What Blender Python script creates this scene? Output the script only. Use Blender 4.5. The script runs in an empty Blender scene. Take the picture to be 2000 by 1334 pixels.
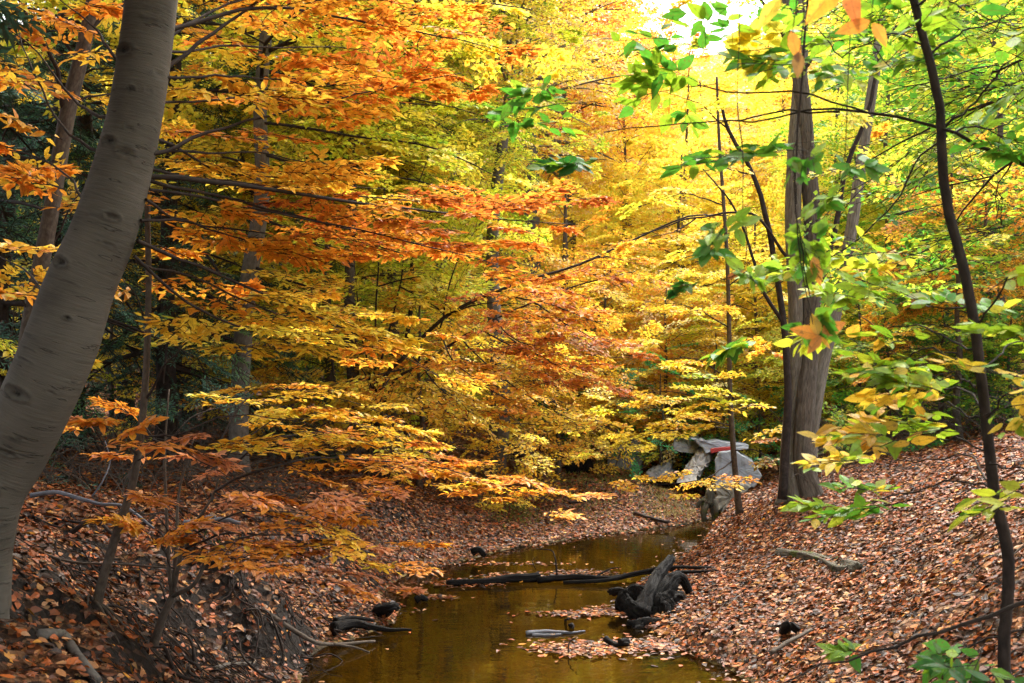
import bpy, math, random
import numpy as np
from mathutils import Vector

rng = np.random.default_rng(11)
random.seed(5)
COL = bpy.context.scene.collection
F = 1944.0
CAMZ = 2.3
PITCH = math.atan(93 / 1944.0)
CP, SP = math.cos(PITCH), math.sin(PITCH)


# ------------------------------------------------------------------ placing
def P(px, py, D):
    """world point at distance D (along y) seen in direction (px, py)"""
    xc = (px - 1000) / F
    yc = (667 - py) / F
    d = np.array([xc, CP - yc * SP, SP + yc * CP])
    s = D / d[1]
    return np.array([d[0] * s, D, CAMZ + d[2] * s])


def G(px, py, z):
    """world point at height z seen in direction (px, py)"""
    xc = (px - 1000) / F
    yc = (667 - py) / F
    d = np.array([xc, CP - yc * SP, SP + yc * CP])
    s = (z - CAMZ) / d[2]
    return np.array([d[0] * s, d[1] * s, z])


def tag(o, label=None, cat=None, group=None, kind=None):
    if label: o["label"] = label
    if cat: o["category"] = cat
    if group: o["group"] = group
    if kind: o["kind"] = kind
    return o


def empty(name, loc, label, cat, group=None):
    o = bpy.data.objects.new(name, None)
    o.location = tuple(float(v) for v in loc)
    o.empty_display_size = 0.2
    COL.objects.link(o)
    return tag(o, label, cat, group)


# ------------------------------------------------------------------ meshes
def link_mesh(name, V, faces, mat, parent=None, smooth=False, attrs=None):
    """faces: list of (n,k) int arrays. V absolute world coords; parent is an Empty without rotation."""
    V = np.asarray(V, dtype=np.float64)
    origin = np.zeros(3)
    if parent is not None:
        q = parent
        while q is not None:
            origin += np.array(q.location)
            q = q.parent
    else:
        lo, hi = V.min(0), V.max(0)
        origin = np.array([(lo[0] + hi[0]) / 2, (lo[1] + hi[1]) / 2, lo[2]])
    Vl = (V - origin).astype(np.float32)
    me = bpy.data.meshes.new(name)
    me.vertices.add(len(Vl))
    me.vertices.foreach_set("co", Vl.ravel())
    loops = np.concatenate([np.asarray(f, dtype=np.int32).ravel() for f in faces if len(f)])
    sizes = np.concatenate([np.full(len(f), np.asarray(f).shape[1], dtype=np.int32) for f in faces if len(f)])
    starts = np.concatenate([[0], np.cumsum(sizes)[:-1]]).astype(np.int32)
    me.loops.add(len(loops))
    me.loops.foreach_set("vertex_index", loops)
    me.polygons.add(len(sizes))
    me.polygons.foreach_set("loop_start", starts)
    try:
        me.polygons.foreach_set("loop_total", sizes)
    except Exception:
        pass
    me.polygons.foreach_set("use_smooth", np.full(len(sizes), bool(smooth)))
    if attrs:
        for k, (ty, arr) in attrs.items():
            a = me.attributes.new(k, ty, 'POINT')
            if ty == 'FLOAT_COLOR':
                a.data.foreach_set("color", np.asarray(arr, dtype=np.float32).ravel())
            elif ty == 'FLOAT_VECTOR':
                a.data.foreach_set("vector", np.asarray(arr, dtype=np.float32).ravel())
            else:
                a.data.foreach_set("value", np.asarray(arr, dtype=np.float32).ravel())
    me.materials.append(mat)
    me.update(calc_edges=True)
    o = bpy.data.objects.new(name, me)
    COL.objects.link(o)
    if parent is not None:
        o.parent = parent
    else:
        o.location = tuple(origin)
    return o


def unit(v):
    v = np.asarray(v, dtype=float)
    return v / np.maximum(np.linalg.norm(v, axis=-1, keepdims=True), 1e-9)


# leaf templates: (along, side, normal) ------------------------------------
T_FAR = (np.array([[0, 0, 0], [.45, .27, .07], [1, 0, -.04], [.45, -.27, .07]], float),
         np.array([[0, 2, 1], [0, 3, 2]]))
T_NEEDLE = (np.array([[0, 0, 0], [.5, .09, .02], [1, 0, -.1], [.5, -.09, .02]], float),
            np.array([[0, 2, 1], [0, 3, 2]]))
_nv = np.array([[0, 0, 0], [.35, 0, .015], [.68, 0, 0], [1.04, 0, -.07],
                [.17, .19, .03], [.42, .27, .065], [.74, .17, .02],
                [.17, -.19, .03], [.42, -.27, .065], [.74, -.17, .02]], float)
_nf = [[0, 1, 4], [4, 1, 5], [1, 2, 5], [5, 2, 6], [2, 3, 6]]
_nf += [[a + (3 if a >= 4 else 0), c + (3 if c >= 4 else 0), b + (3 if b >= 4 else 0)] for a, b, c in _nf]
T_NEAR = (_nv, np.array(_nf))
_m = [(0, .0)]
for a, r in [(0, .0)]: pass
_mang = [180, 140, 118, 88, 70, 45, 28, 0, -28, -45, -70, -88, -118, -140]
_mrad = [.42, .30, .34, .60, .34, .66, .40, .80, .40, .66, .34, .60, .34, .30]
_mv = [[.42, 0, .06]] + [[.42 + math.cos(math.radians(a)) * r * .75, math.sin(math.radians(a)) * r * .75, -.10 * r + (.05 if i % 2 else 0)]
                        for i, (a, r) in enumerate(zip(_mang, _mrad))]
T_MAPLE = (np.array(_mv, float), np.array([[0, 1 + (i + 1) % 14, 1 + i] for i in range(14)]))
TPL = {'far': T_FAR, 'needle': T_NEEDLE, 'near': T_NEAR, 'maple': T_MAPLE}


class Leaves:
    def __init__(self):
        self.p, self.d, self.n, self.s, self.c = [], [], [], [], []

    def add(self, p, d, n, s, c):
        self.p.append(p); self.d.append(d); self.n.append(n); self.s.append(s); self.c.append(c)

    def count(self):
        return sum(len(x) for x in self.p)

    def build(self, name, kind, mat, parent=None, curl=.4, width=1.0):
        p = np.concatenate(self.p); d = unit(np.concatenate(self.d)); n = np.concatenate(self.n)
        s = np.concatenate(self.s); c = np.concatenate(self.c)
        side = unit(np.cross(n, d)); n = np.cross(d, side)
        T, Fc = TPL[kind]
        k = len(T); m = len(p)
        cu = rng.uniform(-curl, 1 + curl, m) * 1.2
        wd = rng.uniform(.82, 1.15, m) * width
        V = (p[:, None, :] + s[:, None, None] * (T[None, :, 0:1] * d[:, None, :] + T[None, :, 1:2] * wd[:, None, None] * side[:, None, :]
             + (T[None, :, 2:3] * cu[:, None, None]) * n[:, None, :])).reshape(-1, 3)
        Fa = (Fc[None] + (np.arange(m) * k)[:, None, None]).reshape(-1, 3)
        cc = np.ones((m, k, 4), dtype=np.float32)
        cc[:, :, :3] = c[:, None, :]
        at = {'leafcol': ('FLOAT_COLOR', cc.reshape(-1, 4))}
        if kind == 'near':
            ve = np.zeros((m, k, 3), dtype=np.float32); ve[:, :, 0] = T[None, :, 0]; ve[:, :, 1] = np.abs(T[None, :, 1]); ve[:, :, 2] = 1
            at['vein'] = ('FLOAT_VECTOR', ve.reshape(-1, 3))
        return link_mesh(name, V, [Fa], mat, parent, False, at)


class Wood:
    def __init__(self):
        self.V, self.Q, self.T, self.B, self.S, self.n = [], [], [], [], [], 0

    def _push(self, V, Q, T, B, S=None):
        self.V.append(V)
        if Q is not None: self.Q.append(Q + self.n)
        if T is not None: self.T.append(T + self.n)
        self.B.append(B)
        self.S.append(np.zeros(len(V)) if S is None else S)
        self.n += len(V)

    def tube(self, pts, rad, sides=6, wob=0.0, caps=True, rough=0.0, seed=0, scars=None, flare=None, v0=0.0, groove=0.0):
        pts = np.asarray(pts, float); n = len(pts)
        rad = np.asarray(rad, float) * np.ones(n)
        t = unit(np.gradient(pts, axis=0))
        mean = unit(pts[-1] - pts[0])
        ref = np.array([0, 1., 0]) if abs(mean[1]) < .8 else np.array([1., 0, 0])
        a = unit(np.cross(t, ref)); b = np.cross(a, t)
        ang = np.arange(sides) / sides * 2 * math.pi
        seg = np.concatenate([[0], np.cumsum(np.linalg.norm(np.diff(pts, axis=0), axis=1))]) + v0
        R = np.repeat(rad[:, None], sides, 1)
        A = ang[None, :]; Vv = seg[:, None]
        S = np.zeros((n, sides))
        if wob:
            ph = seed * 1.7
            R = R * (1 + wob * (np.sin(2 * A + Vv * 1.3 + ph) * .5 + np.sin(3 * A - Vv * 2.1 + ph * 2) * .35 + np.sin(5 * A + Vv * 3.7 + ph) * .2 + np.sin(Vv * 5 + ph) * .15))
        if rough:
            rr = np.random.default_rng(seed + 3)
            R = R * (1 + rough * (rr.random((n, sides)) - .5))
        if groove:
            rr = np.random.default_rng(seed + 17)
            kk = max(3, n // 7)
            base = rr.random((kk, sides)) - .5 + .8 * (rr.random((1, sides)) - .5)
            u = np.linspace(0, kk - 1.001, n); iu = u.astype(int); fu = (u - iu)[:, None]
            R = R * (1 + groove * (base[iu] * (1 - fu) + base[np.minimum(iu + 1, kk - 1)] * fu))
        if flare is not None:
            fl, fh, lob = flare
            f = np.exp(-(Vv - v0) / fh)
            R = R * (1 + f * fl * (.55 + .45 * np.cos(lob * A + seed)))
        if scars is not None:
            for (sv, sa, wa, wv, st) in scars:
                da = (A - sa + math.pi) % (2 * math.pi) - math.pi
                dist = np.sqrt((da * R / wa) ** 2 + ((Vv - sv - .10 * np.cos(da) * 0) / wv) ** 2)
                ring = np.exp(-((dist - 1) / .22) ** 2)
                inn = np.exp(-(dist / .62) ** 4)
                R = R + st * (.008 * ring - .012 * inn)
                S = np.maximum(S, np.clip(.45 * ring + 1.0 * inn, 0, 1) * min(st, 1))
        ca, sa_ = np.cos(ang), np.sin(ang)
        ringv = pts[:, None, :] + R[:, :, None] * (ca[None, :, None] * a[:, None, :] + sa_[None, :, None] * b[:, None, :])
        V = ringv.reshape(-1, 3)
        rm = rad.mean() if rad.max() > 0 else .1
        B = np.stack([np.broadcast_to(ca[None] * rm, (n, sides)), np.broadcast_to(sa_[None] * rm, (n, sides)), np.broadcast_to(seg[:, None], (n, sides))], -1).reshape(-1, 3)
        B = B + np.array([seed * 3.1, seed * 1.3, 0])
        i = np.arange(n - 1)[:, None] * sides; j = np.arange(sides)[None, :]; j2 = (j + 1) % sides
        Q = np.stack([i + j, i + j2, i + sides + j2, i + sides + j], -1).reshape(-1, 4)
        T = None
        if caps:
            V = np.concatenate([V, pts[:1], pts[-1:]])
            B = np.concatenate([B, B[:1], B[-1:]])
            c0, c1 = n * sides, n * sides + 1
            jj = np.arange(sides); jn = (jj + 1) % sides
            e = (n - 1) * sides
            T = np.concatenate([np.stack([np.full(sides, c0), jn, jj], -1), np.stack([np.full(sides, c1), e + jj, e + jn], -1)])
            S = np.concatenate([S.ravel(), [0, 0]])
        self._push(V, Q, T, B, S.ravel())

    def segs(self, p0, p1, r0, r1):
        if len(p0) == 0: return
        t = unit(p1 - p0)
        ref = np.tile(np.array([0.13, 0.21, 1.0]), (len(t), 1))
        bad = np.abs(t[:, 2]) > .9
        ref[bad] = [1, 0, 0]
        a = unit(np.cross(t, ref)); b = np.cross(a, t)
        r0 = np.ones(len(t)) * r0; r1 = np.ones(len(t)) * r1
        V = []
        for base, r in ((p0, r0), (p1, r1)):
            for k in range(3):
                an = k * 2 * math.pi / 3
                V.append(base + r[:, None] * (math.cos(an) * a + math.sin(an) * b))
        V = np.stack(V, 1)
        o = (np.arange(len(t)) * 6)[:, None]
        Q = np.stack([o + np.array([[0, 1, 4, 3]]), o + np.array([[1, 2, 5, 4]]), o + np.array([[2, 0, 3, 5]])], 1).reshape(-1, 4)
        V = V.reshape(-1, 3)
        self._push(V, Q, None, V.copy())

    def build(self, name, mat, parent=None, smooth=True):
        fs = []
        if self.Q: fs.append(np.concatenate(self.Q))
        if self.T: fs.append(np.concatenate(self.T))
        return link_mesh(name, np.concatenate(self.V), fs, mat, parent, smooth,
                         {'bk': ('FLOAT_VECTOR', np.concatenate(self.B)), 'scar': ('FLOAT', np.concatenate(self.S))})


def smooth_path(pts, n):
    pts = np.asarray(pts, float)
    if len(pts) < 3:
        t = np.linspace(0, 1, n)[:, None]
        return pts[0] * (1 - t) + pts[-1] * t
    q = np.concatenate([[2 * pts[0] - pts[1]], pts, [2 * pts[-1] - pts[-2]]])
    m = len(pts) - 1
    u = np.linspace(0, m - 1e-6, n); i = u.astype(int); f = (u - i)[:, None]
    p0, p1, p2, p3 = q[i], q[i + 1], q[i + 2], q[i + 3]
    return .5 * ((2 * p1) + (-p0 + p2) * f + (2 * p0 - 5 * p1 + 4 * p2 - p3) * f ** 2 + (-p0 + 3 * p1 - 3 * p2 + p3) * f ** 3)


def wobble(pts, amp, r=None):
    r = r or rng
    n = len(pts)
    w = r.normal(0, 1, (n, 3))
    w = (w + np.roll(w, 1, 0) + np.roll(w, -1, 0)) / 3
    w[0] = 0
    return pts + w * amp


# ------------------------------------------------------------------ materials
def new_mat(name):
    m = bpy.data.materials.new(name)
    m.use_nodes = True
    nt = m.node_tree
    nt.nodes.clear()
    return m, nt


def N(nt, ty, **kw):
    n = nt.nodes.new(ty)
    for k, v in kw.items():
        if k.startswith('i_'):
            key = k[2:]
            n.inputs[int(key) if key.isdigit() else key].default_value = v
        else:
            setattr(n, k, v)
    return n


def ramp(nt, stops):
    r = nt.nodes.new('ShaderNodeValToRGB')
    cr = r.color_ramp
    while len(cr.elements) > 1: cr.elements.remove(cr.elements[-1])
    cr.elements[0].position = stops[0][0]; cr.elements[0].color = (*stops[0][1], 1)
    for p, c in stops[1:]:
        e = cr.elements.new(p); e.color = (*c, 1)
    return r


def leaf_material(name, trans=.45, gloss=.06, rough=.45, sat=1.0):
    m, nt = new_mat(name)
    L = nt.links.new
    at = N(nt, 'ShaderNodeAttribute', attribute_name='leafcol')
    nz = N(nt, 'ShaderNodeTexNoise'); nz.inputs['Scale'].default_value = 60; nz.inputs['Detail'].default_value = 2
    geo = N(nt, 'ShaderNodeNewGeometry')
    L(geo.outputs['Position'], nz.inputs['Vector'])
    mr = N(nt, 'ShaderNodeMapRange'); mr.inputs[1].default_value = .3; mr.inputs[2].default_value = .75
    mr.inputs[3].default_value = 1.12; mr.inputs[4].default_value = .78
    L(nz.outputs['Fac'], mr.inputs[0])
    mx = N(nt, 'ShaderNodeVectorMath', operation='SCALE')
    L(at.outputs['Color'], mx.inputs[0]); L(mr.outputs[0], mx.inputs['Scale'])
    df = N(nt, 'ShaderNodeBsdfDiffuse'); tr = N(nt, 'ShaderNodeBsdfTranslucent')
    va = N(nt, 'ShaderNodeAttribute', attribute_name='vein')
    vs = N(nt, 'ShaderNodeSeparateXYZ'); L(va.outputs['Vector'], vs.inputs[0])

    def mth(op, a, b, c=None):
        q = N(nt, 'ShaderNodeMath', operation=op)
        for ix, v in enumerate((a, b, c)):
            if v is None: continue
            if isinstance(v, (int, float)): q.inputs[ix].default_value = v
            else: L(v, q.inputs[ix])
        return q.outputs[0]
    mid_ = mth('LESS_THAN', vs.outputs[1], .016)
    ph = mth('MULTIPLY', mth('SUBTRACT', vs.outputs[0], mth('MULTIPLY', vs.outputs[1], .8)), 58.)
    sv = mth('MULTIPLY', mth('GREATER_THAN', mth('SINE', ph, 0), .86), .45)
    vm = mth('MULTIPLY', mth('MULTIPLY', mth('MAXIMUM', mid_, sv), vs.outputs[2]), .38)
    n2 = N(nt, 'ShaderNodeTexNoise'); n2.inputs['Scale'].default_value = 95; n2.inputs['Detail'].default_value = 1
    L(geo.outputs['Position'], n2.inputs['Vector'])
    spt = mth('MULTIPLY', mth('GREATER_THAN', n2.outputs['Fac'], .67), .6)
    c1 = N(nt, 'ShaderNodeMixRGB'); c1.inputs[2].default_value = (.16, .07, .02, 1)
    L(mth('MAXIMUM', spt, vm), c1.inputs[0]); L(mx.outputs[0], c1.inputs[1])
    L(c1.outputs[0], df.inputs['Color']); L(c1.outputs[0], tr.inputs['Color'])
    m1 = N(nt, 'ShaderNodeMixShader'); m1.inputs[0].default_value = trans
    L(df.outputs[0], m1.inputs[1]); L(tr.outputs[0], m1.inputs[2])
    gl = N(nt, 'ShaderNodeBsdfGlossy'); gl.inputs['Roughness'].default_value = rough
    gl.inputs['Color'].default_value = (1, 1, 1, 1)
    m2 = N(nt, 'ShaderNodeMixShader'); m2.inputs[0].default_value = gloss
    L(m1.outputs[0], m2.inputs[1]); L(gl.outputs[0], m2.inputs[2])
    out = N(nt, 'ShaderNodeOutputMaterial')
    L(m2.outputs[0], out.inputs[0])
    return m


def bark_material(name, c0, c1, c2, kind='smooth', bump=.4, rough=.85, moss=None):
    m, nt = new_mat(name)
    L = nt.links.new
    at = N(nt, 'ShaderNodeAttribute', attribute_name='bk')
    sc = N(nt, 'ShaderNodeAttribute', attribute_name='scar')
    mp = N(nt, 'ShaderNodeMapping')
    L(at.outputs['Vector'], mp.inputs['Vector'])
    nz = N(nt, 'ShaderNodeTexNoise'); nz.inputs['Detail'].default_value = 8; nz.inputs['Roughness'].default_value = .62
    big = N(nt, 'ShaderNodeTexNoise'); big.inputs['Scale'].default_value = 3.5; big.inputs['Detail'].default_value = 4
    L(at.outputs['Vector'], big.inputs['Vector'])
    if kind == 'smooth':
        mp.inputs['Scale'].default_value = (7, 7, 70); nz.inputs['Scale'].default_value = 1.0
    elif kind == 'furrow':
        mp.inputs['Scale'].default_value = (30, 30, 3.5); nz.inputs['Scale'].default_value = 2.2
        nz.inputs['Distortion'].default_value = .6
    else:
        mp.inputs['Scale'].default_value = (25, 25, 12); nz.inputs['Scale'].default_value = 1.5
    L(mp.outputs[0], nz.inputs['Vector'])
    r = ramp(nt, [(.25, c0), (.5, c1), (.78, c2)])
    if kind == 'smooth':
        # mostly large soft mottling, fine cross lines
        md = N(nt, 'ShaderNodeMath', operation='MULTIPLY_ADD'); md.inputs[1].default_value = .30
        L(nz.outputs['Fac'], md.inputs[0])
        mb = N(nt, 'ShaderNodeMath', operation='MULTIPLY'); mb.inputs[1].default_value = .70
        L(big.outputs['Fac'], mb.inputs[0]); L(mb.outputs[0], md.inputs[2])
        L(md.outputs[0], r.inputs[0])
    else:
        L(nz.outputs['Fac'], r.inputs[0])
    col = r.outputs[0]
    hgt = nz.outputs['Fac']
    if kind == 'smooth':
        mp2 = N(nt, 'ShaderNodeMapping'); mp2.inputs['Scale'].default_value = (4.5, 4.5, 34)
        L(at.outputs['Vector'], mp2.inputs['Vector'])
        n2 = N(nt, 'ShaderNodeTexNoise'); n2.inputs['Scale'].default_value = 1; n2.inputs['Detail'].default_value = 2
        L(mp2.outputs[0], n2.inputs['Vector'])
        rr = ramp(nt, [(.655, (0, 0, 0)), (.68, (1, 1, 1)), (.705, (0, 0, 0))])
        L(n2.outputs['Fac'], rr.inputs[0])
        mx = N(nt, 'ShaderNodeMixRGB', blend_type='MIX'); mx.inputs[2].default_value = (c0[0] * .45, c0[1] * .45, c0[2] * .45, 1)
        sm = N(nt, 'ShaderNodeMath', operation='MULTIPLY'); sm.inputs[1].default_value = .5
        L(rr.outputs[0], sm.inputs[0]); L(sm.outputs[0], mx.inputs[0]); L(col, mx.inputs[1])
        col = mx.outputs[0]
        ad = N(nt, 'ShaderNodeMath', operation='MULTIPLY_ADD'); ad.inputs[1].default_value = -1.2
        L(rr.outputs[0], ad.inputs[0]); L(nz.outputs['Fac'], ad.inputs[2])
        hgt = ad.outputs[0]
    # scars darken
    mx2 = N(nt, 'ShaderNodeMixRGB'); mx2.inputs[2].default_value = (c0[0] * .22, c0[1] * .22, c0[2] * .22, 1)
    ns = N(nt, 'ShaderNodeMath', operation='MULTIPLY')
    rs = N(nt, 'ShaderNodeMapRange'); rs.inputs[1].default_value = .35; rs.inputs[2].default_value = .6; rs.inputs[3].default_value = .35
    n4 = N(nt, 'ShaderNodeTexNoise'); n4.inputs['Scale'].default_value = 45; n4.inputs['Detail'].default_value = 4
    L(at.outputs['Vector'], n4.inputs['Vector']); L(n4.outputs['Fac'], rs.inputs[0])
    L(sc.outputs['Fac'], ns.inputs[0]); L(rs.outputs[0], ns.inputs[1])
    L(ns.outputs[0], mx2.inputs[0]); L(col, mx2.inputs[1])
    col = mx2.outputs[0]
    if moss:
        mn = N(nt, 'ShaderNodeTexNoise'); mn.inputs['Scale'].default_value = 5; mn.inputs['Detail'].default_value = 5
        L(at.outputs['Vector'], mn.inputs['Vector'])
        rm = ramp(nt, [(.52, (0, 0, 0)), (.62, (1, 1, 1))]); L(mn.outputs['Fac'], rm.inputs[0])
        mx3 = N(nt, 'ShaderNodeMixRGB'); mx3.inputs[2].default_value = (*moss, 1)
        L(rm.outputs[0], mx3.inputs[0]); L(col, mx3.inputs[1]); col = mx3.outputs[0]
    b = N(nt, 'ShaderNodeBsdfPrincipled'); b.inputs['Roughness'].default_value = rough
    b.inputs['Specular IOR Level'].default_value = .12
    L(col, b.inputs['Base Color'])
    bp = N(nt, 'ShaderNodeBump'); bp.inputs['Strength'].default_value = bump
    bp.inputs['Distance'].default_value = .02 if kind == 'furrow' else .008
    L(hgt, bp.inputs['Height']); L(bp.outputs[0], b.inputs['Normal'])
    out = N(nt, 'ShaderNodeOutputMaterial'); L(b.outputs[0], out.inputs[0])
    return m


M = {}
M['leaf'] = leaf_material('autumn_leaf', .5, .025)
M['green_leaf'] = leaf_material('green_leaf', .5, .025, .45)
M['needle'] = leaf_material('needle_leaf', .2, .04)
M['litter'] = leaf_material('fallen_leaf', .08, .03, .5)
M['beech'] = bark_material('beech_bark', (.042, .037, .029), (.080, .071, .056), (.118, .105, .084), 'smooth', .7)
M['furrow'] = bark_material('furrowed_bark', (.05, .042, .032), (.14, .12, .092), (.27, .24, .19), 'furrow', 1.0)
M['furrow_dark'] = bark_material('dark_furrowed_bark', (.03, .024, .018), (.09, .074, .056), (.17, .145, .11), 'furrow', 1.0)
M['bark'] = bark_material('rough_bark', (.03, .023, .018), (.07, .055, .042), (.12, .1, .08), 'rough', .6)
M['dark_bark'] = bark_material('dark_bark', (.012, .009, .008), (.030, .022, .018), (.055, .042, .034), 'rough', .6)
M['grey_bark'] = bark_material('grey_bark', (.05, .043, .036), (.10, .088, .074), (.16, .145, .125), 'rough', .5)
M['wet_wood'] = bark_material('wet_wood', (.003, .0026, .002), (.008, .007, .006), (.024, .021, .019), 'furrow', 1.0, .8)
M['dead_grey'] = bark_material('weathered_wood', (.05, .05, .055), (.11, .115, .13), (.21, .215, .23), 'furrow', .7, .7)
M['moss_log'] = bark_material('mossy_wood', (.02, .018, .012), (.075, .066, .048), (.16, .145, .11), 'furrow', 1.0, .85, (.06, .07, .018))


def ground_material():
    m, nt = new_mat('leafy_soil'); L = nt.links.new
    g = N(nt, 'ShaderNodeNewGeometry')
    v = N(nt, 'ShaderNodeTexVoronoi'); v.inputs['Scale'].default_value = 16; v.inputs['Randomness'].default_value = 1
    w = N(nt, 'ShaderNodeTexNoise'); w.inputs['Scale'].default_value = 9; w.inputs['Detail'].default_value = 4
    L(g.outputs['Position'], w.inputs['Vector'])
    ad = N(nt, 'ShaderNodeVectorMath', operation='MULTIPLY_ADD'); ad.inputs[1].default_value = (.12, .12, .12)
    L(w.outputs['Color'], ad.inputs[0]); L(g.outputs['Position'], ad.inputs[2]); L(ad.outputs[0], v.inputs['Vector'])
    sx = N(nt, 'ShaderNodeSeparateColor'); L(v.outputs['Color'], sx.inputs[0])
    r = ramp(nt, [(0, (.02, .011, .007)), (.3, (.06, .026, .012)), (.55, (.11, .046, .02)), (.8, (.16, .08, .036)), (1, (.24, .15, .09))])
    L(sx.outputs[0], r.inputs[0])
    # mud where the height is near the water
    sp = N(nt, 'ShaderNodeSeparateXYZ'); L(g.outputs['Position'], sp.inputs[0])
    mr = N(nt, 'ShaderNodeMapRange'); mr.inputs[1].default_value = .05; mr.inputs[2].default_value = .0
    L(sp.outputs[2], mr.inputs[0])
    mud = N(nt, 'ShaderNodeMixRGB'); mud.inputs[2].default_value = (.11, .062, .018, 1)
    bn = N(nt, 'ShaderNodeTexNoise'); bn.inputs['Scale'].default_value = 1.1; bn.inputs['Detail'].default_value = 6; bn.inputs['Distortion'].default_value = .5
    L(g.outputs['Position'], bn.inputs['Vector'])
    br_ = ramp(nt, [(.32, (.03, .02, .007)), (.5, (.11, .08, .025)), (.68, (.26, .19, .07))]); L(bn.outputs['Fac'], br_.inputs[0])
    L(br_.outputs[0], mud.inputs[2])
    L(mr.outputs[0], mud.inputs[0]); L(r.outputs[0], mud.inputs[1])
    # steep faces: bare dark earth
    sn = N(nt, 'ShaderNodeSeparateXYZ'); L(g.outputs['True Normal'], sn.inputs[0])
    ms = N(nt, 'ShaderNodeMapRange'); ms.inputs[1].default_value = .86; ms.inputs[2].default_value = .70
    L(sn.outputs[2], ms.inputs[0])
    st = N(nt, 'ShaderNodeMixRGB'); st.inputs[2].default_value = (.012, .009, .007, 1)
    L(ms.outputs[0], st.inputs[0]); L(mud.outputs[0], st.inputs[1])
    b = N(nt, 'ShaderNodeBsdfPrincipled'); b.inputs['Roughness'].default_value = .9
    b.inputs['Specular IOR Level'].default_value = .15
    L(st.outputs[0], b.inputs['Base Color'])
    bp = N(nt, 'ShaderNodeBump'); bp.inputs['Strength'].default_value = .7; bp.inputs['Distance'].default_value = .03
    L(v.outputs['Distance'], bp.inputs['Height']); L(bp.outputs[0], b.inputs['Normal'])
    out = N(nt, 'ShaderNodeOutputMaterial'); L(b.outputs[0], out.inputs[0])
    return m


def water_material():
    m, nt = new_mat('amber_water'); L = nt.links.new
    g = N(nt, 'ShaderNodeNewGeometry')
    mp = N(nt, 'ShaderNodeMapping'); mp.inputs['Scale'].default_value = (1.6, 4.5, 1)
    L(g.outputs['Position'], mp.inputs['Vector'])
    n1 = N(nt, 'ShaderNodeTexNoise'); n1.inputs['Scale'].default_value = 2.2; n1.inputs['Detail'].default_value = 3
    n1.inputs['Roughness'].default_value = .45
    L(mp.outputs[0], n1.inputs['Vector'])
    bp = N(nt, 'ShaderNodeBump'); bp.inputs['Strength'].default_value = .07; bp.inputs['Distance'].default_value = .03
    L(n1.outputs['Fac'], bp.inputs['Height'])
    tr = N(nt, 'ShaderNodeBsdfTransparent'); tr.inputs['Color'].default_value = (.48, .38, .10, 1)
    gl = N(nt, 'ShaderNodeBsdfGlossy'); gl.inputs['Roughness'].default_value = .03
    L(bp.outputs[0], gl.inputs['Normal'])
    df = N(nt, 'ShaderNodeBsdfDiffuse'); df.inputs['Color'].default_value = (.05, .028, .006, 1)
    m0 = N(nt, 'ShaderNodeMixShader'); m0.inputs[0].default_value = .08
    L(tr.outputs[0], m0.inputs[1]); L(df.outputs[0], m0.inputs[2])
    fr = N(nt, 'ShaderNodeFresnel'); fr.inputs['IOR'].default_value = 1.52
    L(bp.outputs[0], fr.inputs['Normal'])
    mx = N(nt, 'ShaderNodeMixShader')
    L(fr.outputs[0], mx.inputs[0]); L(m0.outputs[0], mx.inputs[1]); L(gl.outputs[0], mx.inputs[2])
    out = N(nt, 'ShaderNodeOutputMaterial'); L(mx.outputs[0], out.inputs[0])
    return m


def concrete_material(name, c0, c1, stain=(.06, .055, .045), rough=.85, sc=2.0):
    m, nt = new_mat(name); L = nt.links.new
    g = N(nt, 'ShaderNodeNewGeometry')
    n1 = N(nt, 'ShaderNodeTexNoise'); n1.inputs['Scale'].default_value = sc; n1.inputs['Detail'].default_value = 8; n1.inputs['Roughness'].default_value = .65
    L(g.outputs['Position'], n1.inputs['Vector'])
    mp = N(nt, 'ShaderNodeMapping'); mp.inputs['Scale'].default_value = (9, 9, .9); L(g.outputs['Position'], mp.inputs['Vector'])
    n2 = N(nt, 'ShaderNodeTexNoise'); n2.inputs['Scale'].default_value = 1.2; n2.inputs['Detail'].default_value = 5
    L(mp.outputs[0], n2.inputs['Vector'])
    r = ramp(nt, [(.3, c0), (.7, c1)]); L(n1.outputs['Fac'], r.inputs[0])
    r2 = ramp(nt, [(.5, (0, 0, 0)), (.72, (1, 1, 1))]); L(n2.outputs['Fac'], r2.inputs[0])
    sm = N(nt, 'ShaderNodeMath', operation='MULTIPLY'); sm.inputs[1].default_value = .7; L(r2.outputs[0], sm.inputs[0])
    mx = N(nt, 'ShaderNodeMixRGB'); mx.inputs[2].default_value = (*stain, 1)
    L(sm.outputs[0], mx.inputs[0]); L(r.outputs[0], mx.inputs[1])
    b = N(nt, 'ShaderNodeBsdfPrincipled'); b.inputs['Roughness'].default_value = rough
    L(mx.outputs[0], b.inputs['Base Color'])
    n3 = N(nt, 'ShaderNodeTexNoise'); n3.inputs['Scale'].default_value = 18; n3.inputs['Detail'].default_value = 8
    L(g.outputs['Position'], n3.inputs['Vector'])
    bp = N(nt, 'ShaderNodeBump'); bp.inputs['Strength'].default_value = .5; bp.inputs['Distance'].default_value = .018
    L(n3.outputs['Fac'], bp.inputs['Height']); L(bp.outputs[0], b.inputs['Normal'])
    out = N(nt, 'ShaderNodeOutputMaterial'); L(b.outputs[0], out.inputs[0])
    return m


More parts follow.
